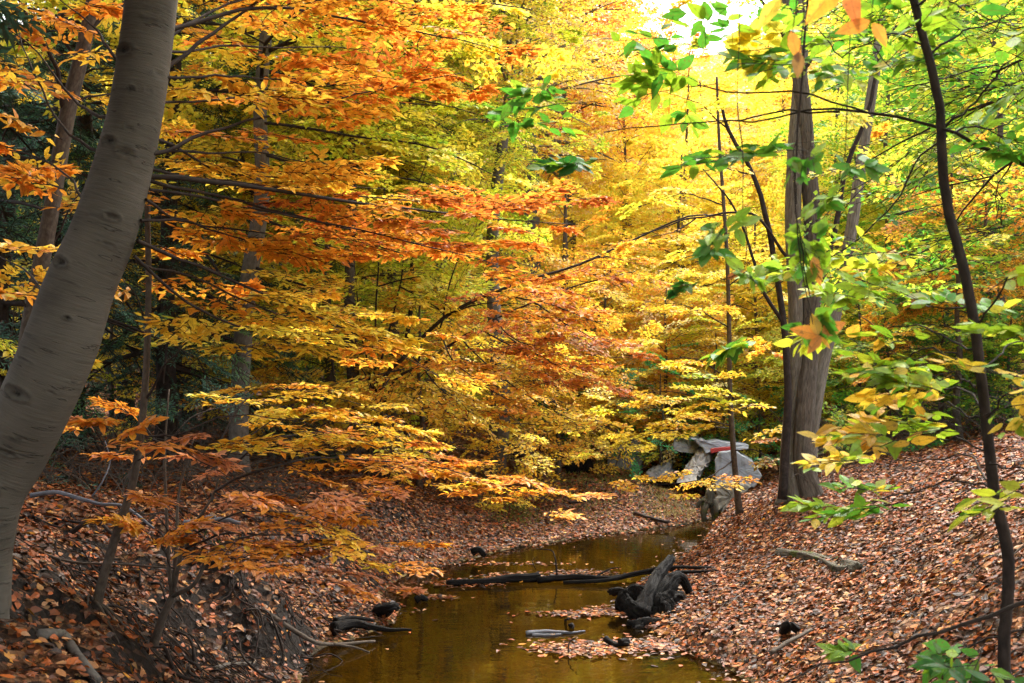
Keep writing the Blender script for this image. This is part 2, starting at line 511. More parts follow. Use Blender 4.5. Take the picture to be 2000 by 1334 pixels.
M['ground'] = ground_material()
M['water'] = water_material()
M['concrete'] = concrete_material('grey_concrete', (.14, .14, .135), (.28, .275, .265))
M['pale_concrete'] = concrete_material('pale_broken_concrete', (.22, .21, .19), (.44, .42, .39), (.07, .06, .05), .9, 7)
M['white_paint'] = concrete_material('painted_concrete', (.21, .23, .265), (.34, .365, .41), (.10, .10, .095))
M['tan_concrete'] = concrete_material('damp_concrete', (.10, .09, .07), (.22, .20, .16))
M['red_paint'] = concrete_material('red_paint', (.30, .02, .02), (.42, .045, .04), (.15, .03, .02))
M['hole_shade'] = concrete_material('opening_shade', (.006, .005, .004), (.012, .010, .008))  # near-black colour standing in for the shade inside the culvert


# ------------------------------------------------------------------ terrain
creek_px = [(540, 1500), (570, 1400), (592, 1334), (600, 1285), (640, 1262), (705, 1245), (772, 1215), (785, 1185), (745, 1165), (765, 1142),
            (800, 1120), (900, 1098), (985, 1075), (1100, 1056), (1200, 1042), (1300, 1030), (1375, 1018), (1420, 1006),
            (1425, 1012), (1396, 1045), (1345, 1080), (1300, 1105), (1262, 1130), (1232, 1152), (1218, 1180), (1235, 1215), (1290, 1245),
            (1350, 1280), (1410, 1305), (1465, 1334), (1500, 1400), (1520, 1500)]
creek = np.array([G(x, y, 0.0)[:2] for x, y in creek_px])
creek = np.concatenate([[[-1.0, -4.0], [-1.3, 2.0]], creek, [[1.5, 2.0], [1.3, -4.0]]])


def sdist(x, y):
    """signed distance to the creek outline, + on land"""
    p = np.stack([x, y], -1)[:, None, :]
    a = creek[None]; b = np.roll(creek, -1, 0)[None]
    ab = b - a
    t = np.clip(((p - a) * ab).sum(-1) / (ab ** 2).sum(-1), 0, 1)
    d = np.linalg.norm(p - a - t[..., None] * ab, axis=-1).min(1)
    ay, by = a[..., 1], b[..., 1]
    cond = (ay > p[..., 1]) != (by > p[..., 1])
    xin = (b[..., 0] - a[..., 0]) * (p[..., 1] - ay) / np.where(by == ay, 1e-9, by - ay) + a[..., 0]
    ins = ((cond & (p[..., 0] < xin)).sum(1) % 2) == 1
    return np.where(ins, -d, d)


# (px, py, z) seen points of the ground; D follows from z
ctrl_seen = [
    # right bank
    (1600, 1334, .32), (1800, 1334, .55), (2000, 1334, .8), (1540, 972, .88), (1450, 1000, .5), (1400, 1090, .22), (1520, 1105, .45), (1500, 1200, .28), (1400, 1230, .18),
    (1680, 1125, .62), (1700, 1230, .5), (1990, 1050, 1.2), (1900, 905, 1.48), (1750, 930, 1.2), (1990, 850, 1.68), (1640, 960, .98), (1850, 1050, 1.0), (1990, 1200, .95),
    # left bank
    (10, 1215, 1.1), (190, 1195, .95), (300, 1275, .62), (480, 1105, .80), (560, 1090, .55), (480, 1290, .20), (600, 1235, .18), (540, 1180, .38), (650, 1150, .25), (400, 1180, .60),
    (150, 1320, .90), (0, 1334, 1.02), (320, 1340, .58), (600, 1010, .9), (660, 1060, .42), (760, 1085, .2),
    (300, 1010, 1.1), (100, 960, 1.2), (560, 935, 1.12), (300, 890, 1.3),
    # bar
    (850, 1060, .17), (1000, 1000, .28), (1200, 985, .25), (1300, 1000, .13), (1240, 950, .5), (1050, 935, .52), (900, 960, .55), (740, 960, .85),
]
ctrl = [G(x, y, z) for x, y, z in ctrl_seen]
ctrl += [np.array([c[0], c[1], .02]) for c in creek[2:-2:2]]
for (px, D, z) in [(600, 17, 1.35), (850, 18.5, 1.05), (1000, 21, 1.0), (1120, 24, 1.05), (700, 24, 1.6), (300, 26, 1.7), (-100, 20, 1.6), (-150, 9, 1.5), (-300, 5, 1.7),
                   (1200, 20.5, .62), (1330, 21, .30), (1400, 19.5, .18), (1480, 18.5, .45), (1560, 20, .8), (1700, 19, 1.25), (1900, 20, 1.7), (2200, 12, 2.0), (2200, 7, 1.6),
                   (1250, 26, 1.1), (1450, 25, 1.2), (1700, 26, 1.7), (2100, 26, 2.4), (500, 32, 2.0), (1000, 32, 1.7), (1500, 32, 1.8), (2000, 32, 2.6), (0, 32, 2.2),
                   (1380, 18.2, .12), (1440, 17.0, .42)]:
    ctrl.append(np.array([(px - 1000) / F * D, D, z]))
ctrl += [np.array(v) for v in [(-3, 3, 1.15), (-5, 0, 1.4), (3.4, 3.2, .95), (4, 0, 1.2), (-9, -2, 1.8), (11, -2, 2.2), (-20, 40, 2.5), (0, 42, 2.4), (20, 40, 3), (-25, 10, 2.2), (25, 10, 3.2), (-25, -4, 2.4), (25, -4, 3.4)]]
ctrl = np.array(ctrl, float)
_c = .35


def _phi(r): return np.sqrt(r * r + _c * _c)


_A = _phi(np.linalg.norm(ctrl[:, None, :2] - ctrl[None, :, :2], axis=-1)) - np.eye(len(ctrl)) * .02
_Pm = np.concatenate([np.ones((len(ctrl), 1)), ctrl[:, :2]], 1)
_K = np.block([[_A, _Pm], [_Pm.T, np.zeros((3, 3))]])
_w = np.linalg.lstsq(_K, np.concatenate([ctrl[:, 2], np.zeros(3)]), rcond=None)[0]


def sstep(a, b, x):
    t = np.clip((x - a) / (b - a), 0, 1)
    return t * t * (3 - 2 * t)


def bumps(x, y):
    return (.030 * np.sin(1.9 * x + 1.1 * np.sin(1.3 * y)) * np.sin(2.3 * y + .7) + .018 * np.sin(5.1 * x + 2 * np.sin(3.1 * y)) * np.sin(4.3 * y + 1.1 * x)
            + .010 * np.sin(11 * x + 3 * y) * np.sin(9.3 * y - 4 * x))


def hgt_sd(x, y):
    x = np.atleast_1d(np.asarray(x, float)); y = np.atleast_1d(np.asarray(y, float))
    out = np.empty(len(x)); sdv = np.empty(len(x))
    for i in range(0, len(x), 20000):
        xs, ys = x[i:i + 20000], y[i:i + 20000]
        xc, yc = np.clip(xs, -26, 26), np.clip(ys, -4, 42)
        r = np.sqrt((xc[:, None] - ctrl[None, :, 0]) ** 2 + (yc[:, None] - ctrl[None, :, 1]) ** 2)
        z = _phi(r) @ _w[:-3] + _w[-3] + _w[-2] * xc + _w[-1] * yc
        z = z + bumps(xs, ys) * np.clip(z * 3, .2, 1)
        lbk = sstep(-.9, -1.5, xs) * sstep(10.8, 9.0, ys) * sstep(3, 4.5, ys) * np.clip(z * 4, 0, 1)
        z = z + lbk * (.045 * np.sin(7.3 * xs + 2.1 * np.sin(3.7 * ys)) * np.sin(6.1 * ys + 1.7 * xs) + .028 * np.sin(17 * xs + 3 * np.sin(9 * ys)) * np.sin(15 * ys + 4 * xs) + .015 * np.sin(37 * xs + 11 * ys) * np.sin(31 * ys - 9 * xs))
        sd = sdist(xs, ys)
        z = np.where(sd > 0, np.maximum(z, .018) * sstep(-.02, .22, sd) + .006, -np.minimum(.30 + .3 * sstep(12, 15, ys), .02 - sd * .55))
        # the valley side beyond
        h = np.maximum(0, ys - 34)
        slope = .30 + .14 * sstep(-10, 25, xs)
        z = z + slope * (np.sqrt(h * h + 36) - 6) + .6 * np.sin(xs * .15 + ys * .1) * sstep(34, 50, ys)
        z = z + np.maximum(0, np.abs(xs) - 26) * .12
        out[i:i + 20000] = z; sdv[i:i + 20000] = sd
    return out, sdv


def hgt(x, y):
    return float(hgt_sd([x], [y])[0][0])


def axis(lo, hi, f0, f1, fine, grow):
    v = list(np.arange(f0, f1, fine))
    s = fine
    a = f0
    while a > lo:
        s *= grow; a -= s; v.insert(0, a)
    s = fine; a = v[-1]
    while a < hi:
        s *= grow; a += s; v.append(a)
    return np.array(v)


gx = axis(-110, 110, -6.5, 8, .07, 1.09)
gy = axis(-14, 150, 4.0, 20, .08, 1.05)
GX, GY = np.meshgrid(gx, gy)
GZ = hgt_sd(GX.ravel(), GY.ravel())[0]
nx, ny = len(gx), len(gy)
i = np.arange(ny - 1)[:, None] * nx; j = np.arange(nx - 1)[None]
Q = np.stack([i + j, i + j + 1, i + nx + j + 1, i + nx + j], -1).reshape(-1, 4)
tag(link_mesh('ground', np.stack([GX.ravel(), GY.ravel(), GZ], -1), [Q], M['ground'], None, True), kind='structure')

wx = np.linspace(-9, 8, 60); wy = np.linspace(-4.5, 19.0, 80)
WX, WY = np.meshgrid(wx, wy)
i = np.arange(79)[:, None] * 60; j = np.arange(59)[None]
Q = np.stack([i + j, i + j + 1, i + 60 + j + 1, i + 60 + j], -1).reshape(-1, 4)
tag(link_mesh('creek_water', np.stack([WX.ravel(), WY.ravel(), 0 * WX.ravel()], -1), [Q], M['water'], None, True), kind='structure')


# ------------------------------------------------------------------ colours
def srgb(r, g, b):
    v = np.array([r, g, b]) / 255.
    return np.where(v <= .04045, v / 12.92, ((v + .055) / 1.055) ** 2.4)


C = dict(yellow=srgb(250, 228, 80), gold=srgb(248, 206, 66), amber=srgb(240, 180, 58), orange=srgb(230, 150, 52), rust=srgb(206, 118, 52), brick=srgb(174, 90, 50), salmon=srgb(218, 152, 112),
         lime=srgb(210, 218, 62), ygreen=srgb(150, 184, 50), green=srgb(84, 150, 46), deep=srgb(40, 120, 54), cool=srgb(96, 190, 125), olive=srgb(150, 140, 50),
         hem=srgb(44, 82, 66), hem2=srgb(70, 114, 90), hem3=srgb(30, 62, 42), hemg=srgb(80, 124, 56), ngreen=srgb(78, 146, 40), ndeep=srgb(38, 104, 36), nlime=srgb(146, 182, 40),
         pale=srgb(252, 240, 170), brown=srgb(150, 104, 56), peach=srgb(246, 214, 168))
PAL = {
    'yellow': [('yellow', 5), ('gold', 3), ('lime', 2)],
    'lemon': [('yellow', 5), ('lime', 4), ('ygreen', 1), ('gold', 1)],
    'limey': [('lime', 5), ('yellow', 4), ('ygreen', 2.4), ('green', .4)],
    'gold': [('gold', 4), ('yellow', 6), ('amber', 2), ('lime', .6)],
    'goldpeach': [('gold', 4), ('amber', 1), ('peach', 2.5), ('yellow', 6), ('pale', 2)],
    'amber': [('amber', 5), ('gold', 4), ('orange', 3)],
    'orange': [('orange', 6), ('amber', 3), ('gold', .8), ('rust', 1.2)],
    'orange2': [('orange', 3), ('amber', 4), ('gold', 4), ('yellow', 2)],
    'orangemix': [('amber', 3), ('gold', 5), ('yellow', 4), ('orange', 1.6)],
    'redor': [('orange', 4), ('rust', 5), ('peach', 2), ('amber', 1)],
    'rust': [('rust', 4), ('orange', 5), ('amber', 1.5), ('brick', .6)],
    'salmon': [('salmon', 5), ('orange', 3), ('rust', 1)],
    'green': [('green', 5), ('ygreen', 3), ('deep', 2)],
    'brightgreen': [('cool', 5), ('green', 3), ('ygreen', 1)],
    'greenyellow': [('ygreen', 5), ('lime', 2), ('green', 5), ('yellow', 2)],
    'nearGreen': [('ngreen', 6), ('nlime', 3.5), ('ndeep', 1.2), ('ygreen', .8)],
    'nearLime': [('nlime', 5), ('ygreen', 2.5), ('lime', 2.2), ('gold', 1.6), ('amber', .7), ('ngreen', 1.2)],
    'hemlock': [('hem', 5), ('hem2', 3), ('hem3', 3)],
    'hemgreen': [('hem2', 3), ('hem', 2), ('hemg', 3)],
    'brownish': [('brown', 3), ('rust', 2), ('amber', 1.5), ('olive', 1)],
}


def pick(pal, n, spray=None, nspray=None, mixing=.35):
    names, w = zip(*PAL[pal]); w = np.array(w, float); w /= w.sum()
    cols = np.array([C[k] for k in names])
    idx = rng.choice(len(cols), n, p=w)
    if spray is not None:
        si = rng.choice(len(cols), nspray, p=w)[spray]
        idx = np.where(rng.random(n) < mixing, idx, si)
    c = cols[idx]
    # blend toward a neighbour and vary value
    c2 = cols[rng.choice(len(cols), n, p=w)]
    f = rng.random((n, 1)) * .35
    c = c * (1 - f) + c2 * f
    return np.clip(c * rng.uniform(.72, 1.12, (n, 1)), 0, .92)


# ------------------------------------------------------------------ spray templates
def make_spray(seed, sp=.085, nside=8, ang=48, conifer=False):
    r = np.random.default_rng(seed)
    LP, LD, SG = [], [], []

    def twig(p, th, ln, lvl):
        n = max(2, int(ln / sp))
        pts = [np.array(p, float)]
        t = th
        for k in range(n):
            t += r.normal(0, .10)
            pts.append(pts[-1] + np.array([math.cos(t), math.sin(t), r.normal(0, .06)]) * ln / n)
        pts = np.array(pts)
        for k in range(n):
            SG.append((pts[k], pts[k + 1], lvl))
            if lvl > 0 or k > 1:
                for q in (1, -1):
                    if not conifer and (k + (q > 0)) % 2 and r.random() < .55: continue
                    a = t + q * math.radians(r.uniform(38, 68))
                    LP.append(pts[k + 1] - (pts[k + 1] - pts[k]) * r.random()); LD.append([math.cos(a), math.sin(a), r.normal(-.08, .15)])
        LP.append(pts[-1]); LD.append([math.cos(t), math.sin(t), -.1])
        return pts

    main = twig((0, 0, 0), 0, 1.0, 0)
    for k in range(nside):
        f = .10 + .82 * k / nside + r.uniform(-.03, .03)
        i_ = min(int(f * (len(main) - 1)), len(main) - 2)
        p = main[i_] + (main[i_ + 1] - main[i_]) * (f * (len(main) - 1) - i_)
        q = 1 if k % 2 else -1
        ln = (.60 * (1 - f) + .16) * r.uniform(.8, 1.15)
        tw = twig(p, q * math.radians(ang + r.uniform(-9, 9)), ln, 1)
        if ln > .4 and not conifer:
            for qq in (1, -1):
                mid = tw[len(tw) // 2]
                twig(mid, q * math.radians(ang) + qq * .75, ln * .42, 2)
    return (np.array(LP), np.array(LD), np.array([s[0] for s in SG]), np.array([s[1] for s in SG]), np.array([s[2] for s in SG]))


SPR = {'beech': [make_spray(k, .095) for k in range(6)],
       'coarse': [make_spray(20 + k, .15, 6, 50) for k in range(6)],
       'far': [make_spray(60 + k, .11, 7, 50) for k in range(5)],
       'hemlock': [make_spray(40 + k, .042, 13, 60, True) for k in range(4)]}


def put_sprays(B, Dr, L, leafs, wood, kind, pal, lsize, flat=.30, tilt=.18, twig_r=.0022, mixing=.35, thin=0.0, up=None, droop=0.0):
    """B base points (n,3), Dr directions (n,3), L lengths (n,)"""
    n = len(B)
    if n == 0: return
    X = unit(Dr)
    U = np.tile([0, 0, 1.], (n, 1)) if up is None else np.asarray(up, float)
    U = U + rng.normal(0, tilt, (n, 3))
    Y = unit(np.cross(U, X)); Z = np.cross(X, Y)
    which = rng.integers(0, len(SPR[kind]), n)
    flip = np.where(rng.random(n) < .5, 1., -1.)
    for t in range(len(SPR[kind])):
        ids = np.nonzero(which == t)[0]
        if not len(ids): continue
        lp, ld, s0, s1, lv = SPR[kind][t]

        def tf(v, scale=True):
            a = v[None, :, 0:1] * X[ids][:, None] + v[None, :, 1:2] * (Y[ids] * flip[ids][:, None])[:, None] + v[None, :, 2:3] * Z[ids][:, None]
            if scale:
                a = a * L[ids][:, None, None]
                if droop:
                    rr = np.linalg.norm(v[:, :2], axis=1)[None] * L[ids][:, None]
                    a[:, :, 2] -= droop * rr ** 2 / np.maximum(L[ids][:, None], .1)
            return a
        p = (tf(lp) + B[ids][:, None]).reshape(-1, 3)
        d = tf(ld, False).reshape(-1, 3)
        m = len(p)
        d = d + rng.normal(0, .18, (m, 3)) * [1, 1, .4 + 3 * flat]
        nrm = np.repeat(Z[ids], len(lp), 0) + rng.normal(0, flat, (m, 3))
        spi = np.repeat(np.arange(len(ids)), len(lp))
        keep = rng.random(m) > thin
        c = pick(pal, m, spi, len(ids), mixing)
        s = lsize * rng.uniform(.65, 1.2, m)
        leafs.add(p[keep], d[keep], nrm[keep], s[keep], c[keep])
        if wood is not None:
            a = (tf(s0) + B[ids][:, None]).reshape(-1, 3); b = (tf(s1) + B[ids][:, None]).reshape(-1, 3)
            r0 = twig_r * (1.5 - .4 * np.tile(lv, len(ids)))
            wood.segs(a, b, r0, r0 * .8)


def limb_path(p0, az, elev, ln, droop=.15, n=7, jit=.04):
    pts = [np.array(p0, float)]
    e = elev; a = az
    for k in range(n):
        a += rng.normal(0, .12); e -= droop / n * 2 + rng.normal(0, .05)
        pts.append(pts[-1] + np.array([math.cos(a) * math.cos(e), math.sin(a) * math.cos(e), math.sin(e)]) * ln / n)
    return np.array(pts)


def dress(path, r0, leafs, wood, kind, pal, lsize, slen, per_m=3.0, t0=.25, spread=55, twig_r=.0022, flat=.3, tilt=.15, mixing=.35, thin=0., droop=.04, branch=True, tipdown=-.02, zj=.17, dzn=None):
    """wood of one limb plus its sprays"""
    n = len(path)
    seg = np.linalg.norm(np.diff(path, axis=0), axis=1); cum = np.concatenate([[0], np.cumsum(seg)]); tot = cum[-1]
    if branch: wood.tube(path, np.linspace(r0, max(r0 * .18, .002), n), 5, caps=False, seed=int(rng.integers(99)))
    k = max(2, int(tot * per_m * (1 - t0)))
    s = (t0 + (1 - t0) * (np.arange(k) + rng.random(k) * .7) / k) * tot
    s[-1] = tot * .995
    i_ = np.clip(np.searchsorted(cum, s) - 1, 0, n - 2)
    f = ((s - cum[i_]) / seg[i_])[:, None]
    B = path[i_] * (1 - f) + path[i_ + 1] * f
    T = unit(path[i_ + 1] - path[i_])
    B = B + rng.normal(0, 1, (k, 3)) * [.02, .02, zj * slen]
    side = np.where(np.arange(k) % 2 == 0, 1., -1.) * np.radians(spread + rng.uniform(-14, 14, k))
    side[-1] = 0
    ca, sa = np.cos(side), np.sin(side)
    Dx = T[:, 0] * ca - T[:, 1] * sa; Dy = T[:, 0] * sa + T[:, 1] * ca
    Dz = T[:, 2] * .5 + tipdown + rng.normal(0, (.05 if flat < .2 else .13) if dzn is None else dzn, k)
    L = slen * rng.uniform(.65, 1.15, k) * (1.1 - .45 * s / tot)
    put_sprays(B, np.stack([Dx, Dy, Dz], -1), L, leafs, wood if twig_r else None, kind, pal, lsize, flat, tilt, twig_r, mixing, thin, None, droop)


def tree_crown(trunk, tr, leafs, wood, R, cb=.2, nlimb=26, pal='gold', kind='beech', lsize=.085, slen=.8, per_m=2.6, elev=(.1, .7), droop=.25,
               twig_r=.0022, shape='oval', flat=.3, thin=0., sub=True, azr=None, tilt=.36, limb_r=.35):
    """limbs all round a trunk path"""
    n = len(trunk)
    az0 = rng.random() * 6.28
    for k in range(nlimb):
        t = cb + (1 - cb) * ((k + rng.random() * .6) / nlimb)
        i_ = t * (n - 1); a = int(min(i_, n - 2)); p = trunk[a] + (trunk[a + 1] - trunk[a]) * (i_ - a)
        az = az0 + k * 2.39996 + rng.normal(0, .25)
        if azr is not None: az = rng.uniform(*azr)
        u = (t - cb) / (1 - cb)
        if shape == 'oval': prof = (math.sin(math.pi * min(1, .22 + .78 * u)) ** .7) * (1 if u < .9 else .8)
        elif shape == 'cone': prof = 1.05 - .88 * u
        elif shape == 'umbrella': prof = .45 + .75 * u if u < .8 else .8
        else: prof = 1 - .4 * u
        ln = max(.35, R * prof * rng.uniform(.75, 1.15))
        el = elev[0] + (elev[1] - elev[0]) * u + rng.normal(0, .20)
        path = limb_path(p, az, el, ln, droop)
        rr = tr[a] * limb_r
        dress(path, rr, leafs, wood, kind, pal, lsize, slen, per_m, .22, twig_r=twig_r, flat=flat, thin=thin, droop=.10, tilt=tilt, zj=.5)
        if sub and ln > 1.6:
            for q in (-1, 1):
                m_ = path[2 + (q > 0)]
                sp = limb_path(m_, az + q * rng.uniform(.5, .9), el - .15, ln * .5, droop, 5)
                dress(sp, rr * .45, leafs, wood, kind, pal, lsize, slen, per_m, .2, twig_r=twig_r, flat=flat, thin=thin, droop=.10, tilt=tilt, zj=.5)


def make_tree(name, label, cat, base, trunk_pts, r0, r1, bark='bark', sides=9, group=None, leafmat='leaf', lod='far', rings=24, wob=.10, crowns=(), flare=(.5, .25, 4), width=1., **kw):
    """trunk_pts absolute; crowns: dicts for tree_crown"""
    path = smooth_path(trunk_pts, rings)
    rad = np.linspace(r0, r1, rings)
    root = empty(name, base, label, cat, group)
    W = Wood(); W.tube(path, rad, sides, wob, seed=int(rng.integers(99)), flare=flare)
    W.build('trunk', M[bark], root)
    lf = Leaves(); bw = Wood()
    for c in crowns:
        c = dict(c)
        tree_crown(path, rad, lf, bw, **c)
    if bw.n: bw.build('branches', M[bark if bark != 'beech' else 'bark'], root)
    if lf.p: lf.build('crown', lod, M[leafmat], root, width=width)
    return root, path, rad


# ================================================================== SCENE
def seen(pts): return [P(*p) for p in pts]


def onground(px, D, dz=-.05):
    x = (px - 1000) / F * D
    return np.array([x, D, hgt(x, D) + dz])


# ---- big leaning beech at the left edge -------------------------------------
b0 = onground(-50, 5.2, -.15)
lb_pts = [b0, P(-52, 1130, 5.2), P(-48, 1077, 5.2), P(-25, 967, 5.15), P(20, 907 - 20, 5.15), P(73, 780, 5.1), P(119, 673, 5.1), P(158, 557, 5.1), P(207, 440, 5.1), P(262, 233, 5.1), P(296, 0, 5.1), P(312, -160, 5.1), P(335, -420, 5.1), P(350, -900, 5.2), P(340, -1600, 5.3), P(330, -2300, 5.4)]
lb_path = smooth_path(lb_pts, 800)
seglen = np.concatenate([[0], np.cumsum(np.linalg.norm(np.diff(lb_path, axis=0), axis=1))])
lb_rad = np.interp(lb_path[:, 2], [1.0, 1.6, 2.2, 2.55, 3.1, 3.7, 4.3, 6, 11], [.185, .172, .180, .184, .160, .135, .128, .11, .06])
root = empty('leaning_beech', b0, 'big smooth grey beech leaning right at the left edge, eye-shaped scars on its trunk', 'tree')
W = Wood()
vis = 4.71  # angle that faces the viewer
sc = []
for (v, a, wa, wv, st) in [(1.28, .2, .075, .030, 1), (1.0, -.3, .05, .02, .7), (1.95, .5, .06, .028, 1), (2.25, -.5, .045, .022, .8), (2.62, .35, .05, .025, 1), (2.58, -.35, .055, .03, .6), (3.1, .55, .07, .035, 1),
                           (3.55, .1, .08, .012, .7), (.75, -.25, .075, .05, 1), (.62, .2, .06, .07, .9), (.45, .1, .05, .05, 1), (3.9, -.2, .02, .015, 1), (2.9, -.1, .02, .012, .9), (1.7, -.35, .02, .012, .9), (4.1, .3, .02, .02, 1)]:
    sc.append((v, vis + a, wa, wv, st))
r5 = np.random.default_rng(8)
for k in range(46):
    sc.append((r5.uniform(.3, 4.6), vis + r5.uniform(-1.3, 1.3), r5.uniform(.02, .06), r5.uniform(.003, .007), r5.uniform(.35, .7)))
W.tube(lb_path, lb_rad, 120, .02, scars=sc, seed=2, flare=(.35, .12, 5))
W.build('trunk', M['beech'], root)
W = Wood()
for az, ln in [(-1.3, .2), (1.5, .3)]:
    p0 = b0 + np.array([math.cos(az) * .12, math.sin(az) * .12, .22])
    pts = [p0]
    for k in range(1, 6):
        q = p0 + np.array([math.cos(az + k * .08), math.sin(az + k * .08), 0]) * ln * k / 5
        q[2] = max(hgt(q[0], q[1]) + .03 - .05 * k / 5, p0[2] - .25 * k) if k < 2 else hgt(q[0], q[1]) + .03 - .012 * k
        pts.append(q)
    W.tube(smooth_path(pts, 14), np.linspace(.075, .012, 14), 10, .15, seed=3)
W.build('root_flare', M['beech'], root)
lf = Leaves(); bw = Wood(); dk = Wood()


def hero(pts, r0, pal, slen, per_m=3.4, t0=.2, lsize=.080, lf_=None, bw_=None, kind='beech', n=14, jit=.018, **kw):
    path = wobble(smooth_path(seen(pts), n), jit)
    if kind == 'beech':
        kw.setdefault('thin', .30); per_m *= 1.25; kw.setdefault('dzn', .08)
    dress(path, r0, lf_ if lf_ is not None else lf, bw_ if bw_ is not None else bw, kind, pal, lsize, slen, per_m, t0, **kw)
    return path


# long dark branches carrying flat orange sprays to the right of the trunk
hero([(290, 345, 5.15), (480, 362, 5.5), (700, 392, 6.1), (900, 418, 6.7), (1130, 440, 7.4)], .016, 'rust', .62, 4.2, .30, flat=.11, tilt=.07)
hero([(290, 352, 5.2), (420, 380, 5.8), (620, 430, 6.8), (860, 480, 7.8), (1040, 520, 8.5)], .012, 'orange', .6, 3.6, .3, flat=.11, tilt=.07)
hero([(296, 300, 5.1), (380, 265, 5.4), (500, 232, 5.9), (680, 190, 6.5), (900, 140, 7.2)], .014, 'orange', .58, 4, .25, flat=.11, tilt=.07)
hero([(322, 60, 5.1), (480, 20, 5.6), (650, 30, 6.2), (850, 70, 7.0), (960, 90, 7.4)], .014, 'orange', .6, 3.6, .15, flat=.12)
hero([(315, 140, 5.1), (420, 60, 5.5), (560, -20, 6), (760, -60, 6.6)], .014, 'orange2', .6, 3.4, .15)
hero([(322, 150, 5.1), (430, 150, 5.5), (560, 160, 6), (700, 210, 6.6)], .009, 'orangemix', .5, 4, .1)
hero([(268, 470, 5.1), (400, 520, 5.6), (560, 590, 6.2), (740, 670, 7.0), (900, 760, 7.8)], .012, 'orangemix', .6, 3.6, .18, flat=.12, tilt=.09)
hero([(262, 500, 5.1), (380, 600, 5.5), (470, 640, 5.9), (620, 660, 6.4), (760, 690, 7)], .010, 'gold', .55, 3.6, .2, flat=.12, tilt=.09)
hero([(285, 390, 5.1), (360, 430, 5.6), (470, 470, 6.2), (600, 520, 7)], .009, 'orange2', .55, 3.4, .15)
hero([(300, 300, 5.1), (420, 300, 5.6), (560, 310, 6.3), (720, 330, 7.2)], .009, 'amber', .55, 3.6, .15, flat=.12)
tree_crown(lb_path, lb_rad, lf, bw, R=3.6, cb=.80, nlimb=24, limb_r=.28, pal='orange', kind='far', lsize=.10, slen=.9, per_m=2.2, elev=(.45, 1.1), twig_r=0)
for pts, pal in [([(296, 330, 5.2), (460, 350, 5.9), (680, 380, 6.8), (900, 400, 7.6), (1080, 415, 8.3)], 'rust'), ([(292, 370, 5.2), (480, 400, 5.8), (720, 455, 6.6), (920, 500, 7.4), (1060, 540, 8)], 'rust'),
                 ([(320, 100, 5.1), (480, 90, 6), (640, 95, 7), (820, 120, 7.8)], 'orange'), ([(322, 80, 5.1), (500, -10, 6), (700, 0, 7), (900, 30, 8)], 'orange'), ([(310, 200, 5.1), (450, 190, 6.2), (640, 160, 7.2), (860, 150, 8.2)], 'rust'),
                 ([(275, 430, 5.1), (420, 440, 5.9), (600, 470, 6.8), (760, 500, 7.6)], 'orange'), ([(300, 270, 5.1), (430, 330, 6.0), (600, 360, 7), (760, 370, 7.8)], 'orangemix'), ([(262, 510, 5.1), (420, 560, 6.2), (620, 640, 7.4), (860, 690, 8.6)], 'orangemix')]:
    hero(pts, .009, pal, .5, 3.6, .3, lsize=.074, flat=.13, tilt=.12)
# behind and left of the trunk
hero([(215, 230, 5.15), (150, 200, 5.6), (80, 110, 6.0), (-40, 20, 6.4)], .012, 'orange2', .5, 2.2, .25, thin=.55)
hero([(200, 300, 5.15), (120, 240, 5.5), (60, 130, 5.8), (20, 0, 6.2)], .010, 'orange2', .42, 2.2, .3, thin=.55)
hero([(170, 420, 5.2), (110, 330, 5.6), (20, 290, 6.1), (-80, 270, 6.5)], .008, 'orange', .45, 2.2, .2)
hero([(110, 620, 5.2), (60, 540, 5.7), (0, 500, 6), (-60, 480, 6.4)], .008, 'orange2', .45, 2.0, .2)
hero([(230, 120, 5.2), (170, 40, 5.6), (90, -20, 6)], .010, 'orange', .5, 2.6, .2)
bw.build('branches', M['dark_bark'], root)
lf.build('crown', 'near', M['leaf'], root, curl=.25, width=.86)

# ---- thin branching saplings on the left bank --------------------------------
b = onground(192, 6.15)
root = empty('bank_sapling', b, 'slim crooked sapling rooted in the left bank with claw-like bare roots at its foot', 'tree')
W = Wood()
W.tube(smooth_path([b] + seen([(196, 1150, 6.15), (222, 1060, 6.2), (262, 930, 6.2), (283, 760, 6.2), (290, 560, 6.2), (288, 370, 6.2), (300, 200, 6.3), (330, 30, 6.4)]), 40), np.linspace(.032, .012, 40), 9, .08, seed=5, flare=(.9, .08, 4))
W.build('trunk', M['bark'], root)
W = Wood()
for (ax, ay, l) in [(240, 1230, 6.0), (218, 1245, 5.9), (250, 1205, 6.2), (170, 1230, 6.0)]:
    e = P(ax, ay, l)
    e[2] = hgt(e[0], e[1]) + .01
    W.tube(smooth_path([b + [0, 0, .13], (b + e) / 2 + [0, -.03, .11], e, e + [(e[0] - b[0]) * .4, (e[1] - b[1]) * .4, -.06]], 12), np.linspace(.011, .003, 12), 6, .1)
W.build('roots', M['bark'], root)
lf = Leaves(); bw = Wood()
hero([(285, 780, 6.2), (330, 700, 6.1), (400, 640, 6.3), (470, 600, 6.6)], .008, 'orangemix', .4, 3, .3)
hero([(284, 850, 6.2), (360, 840, 6.0), (480, 810, 6.2), (610, 830, 6.8)], .008, 'orangemix', .55, 3.6, .2, flat=.12, tilt=.09)
hero([(288, 640, 6.2), (250, 560, 6.3), (200, 520, 6.4)], .006, 'amber', .35, 2.5, .3)
hero([(290, 480, 6.2), (360, 500, 6.4), (450, 540, 6.8)], .006, 'orange', .4, 3, .3)
hero([(270, 890, 6.2), (230, 850, 5.9), (190, 830, 5.6)], .006, 'orange', .38, 4, .2)
hero([(268, 900, 6.2), (330, 870, 5.8), (400, 905, 5.6), (460, 940, 5.5)], .006, 'salmon', .42, 4, .2, flat=.12)
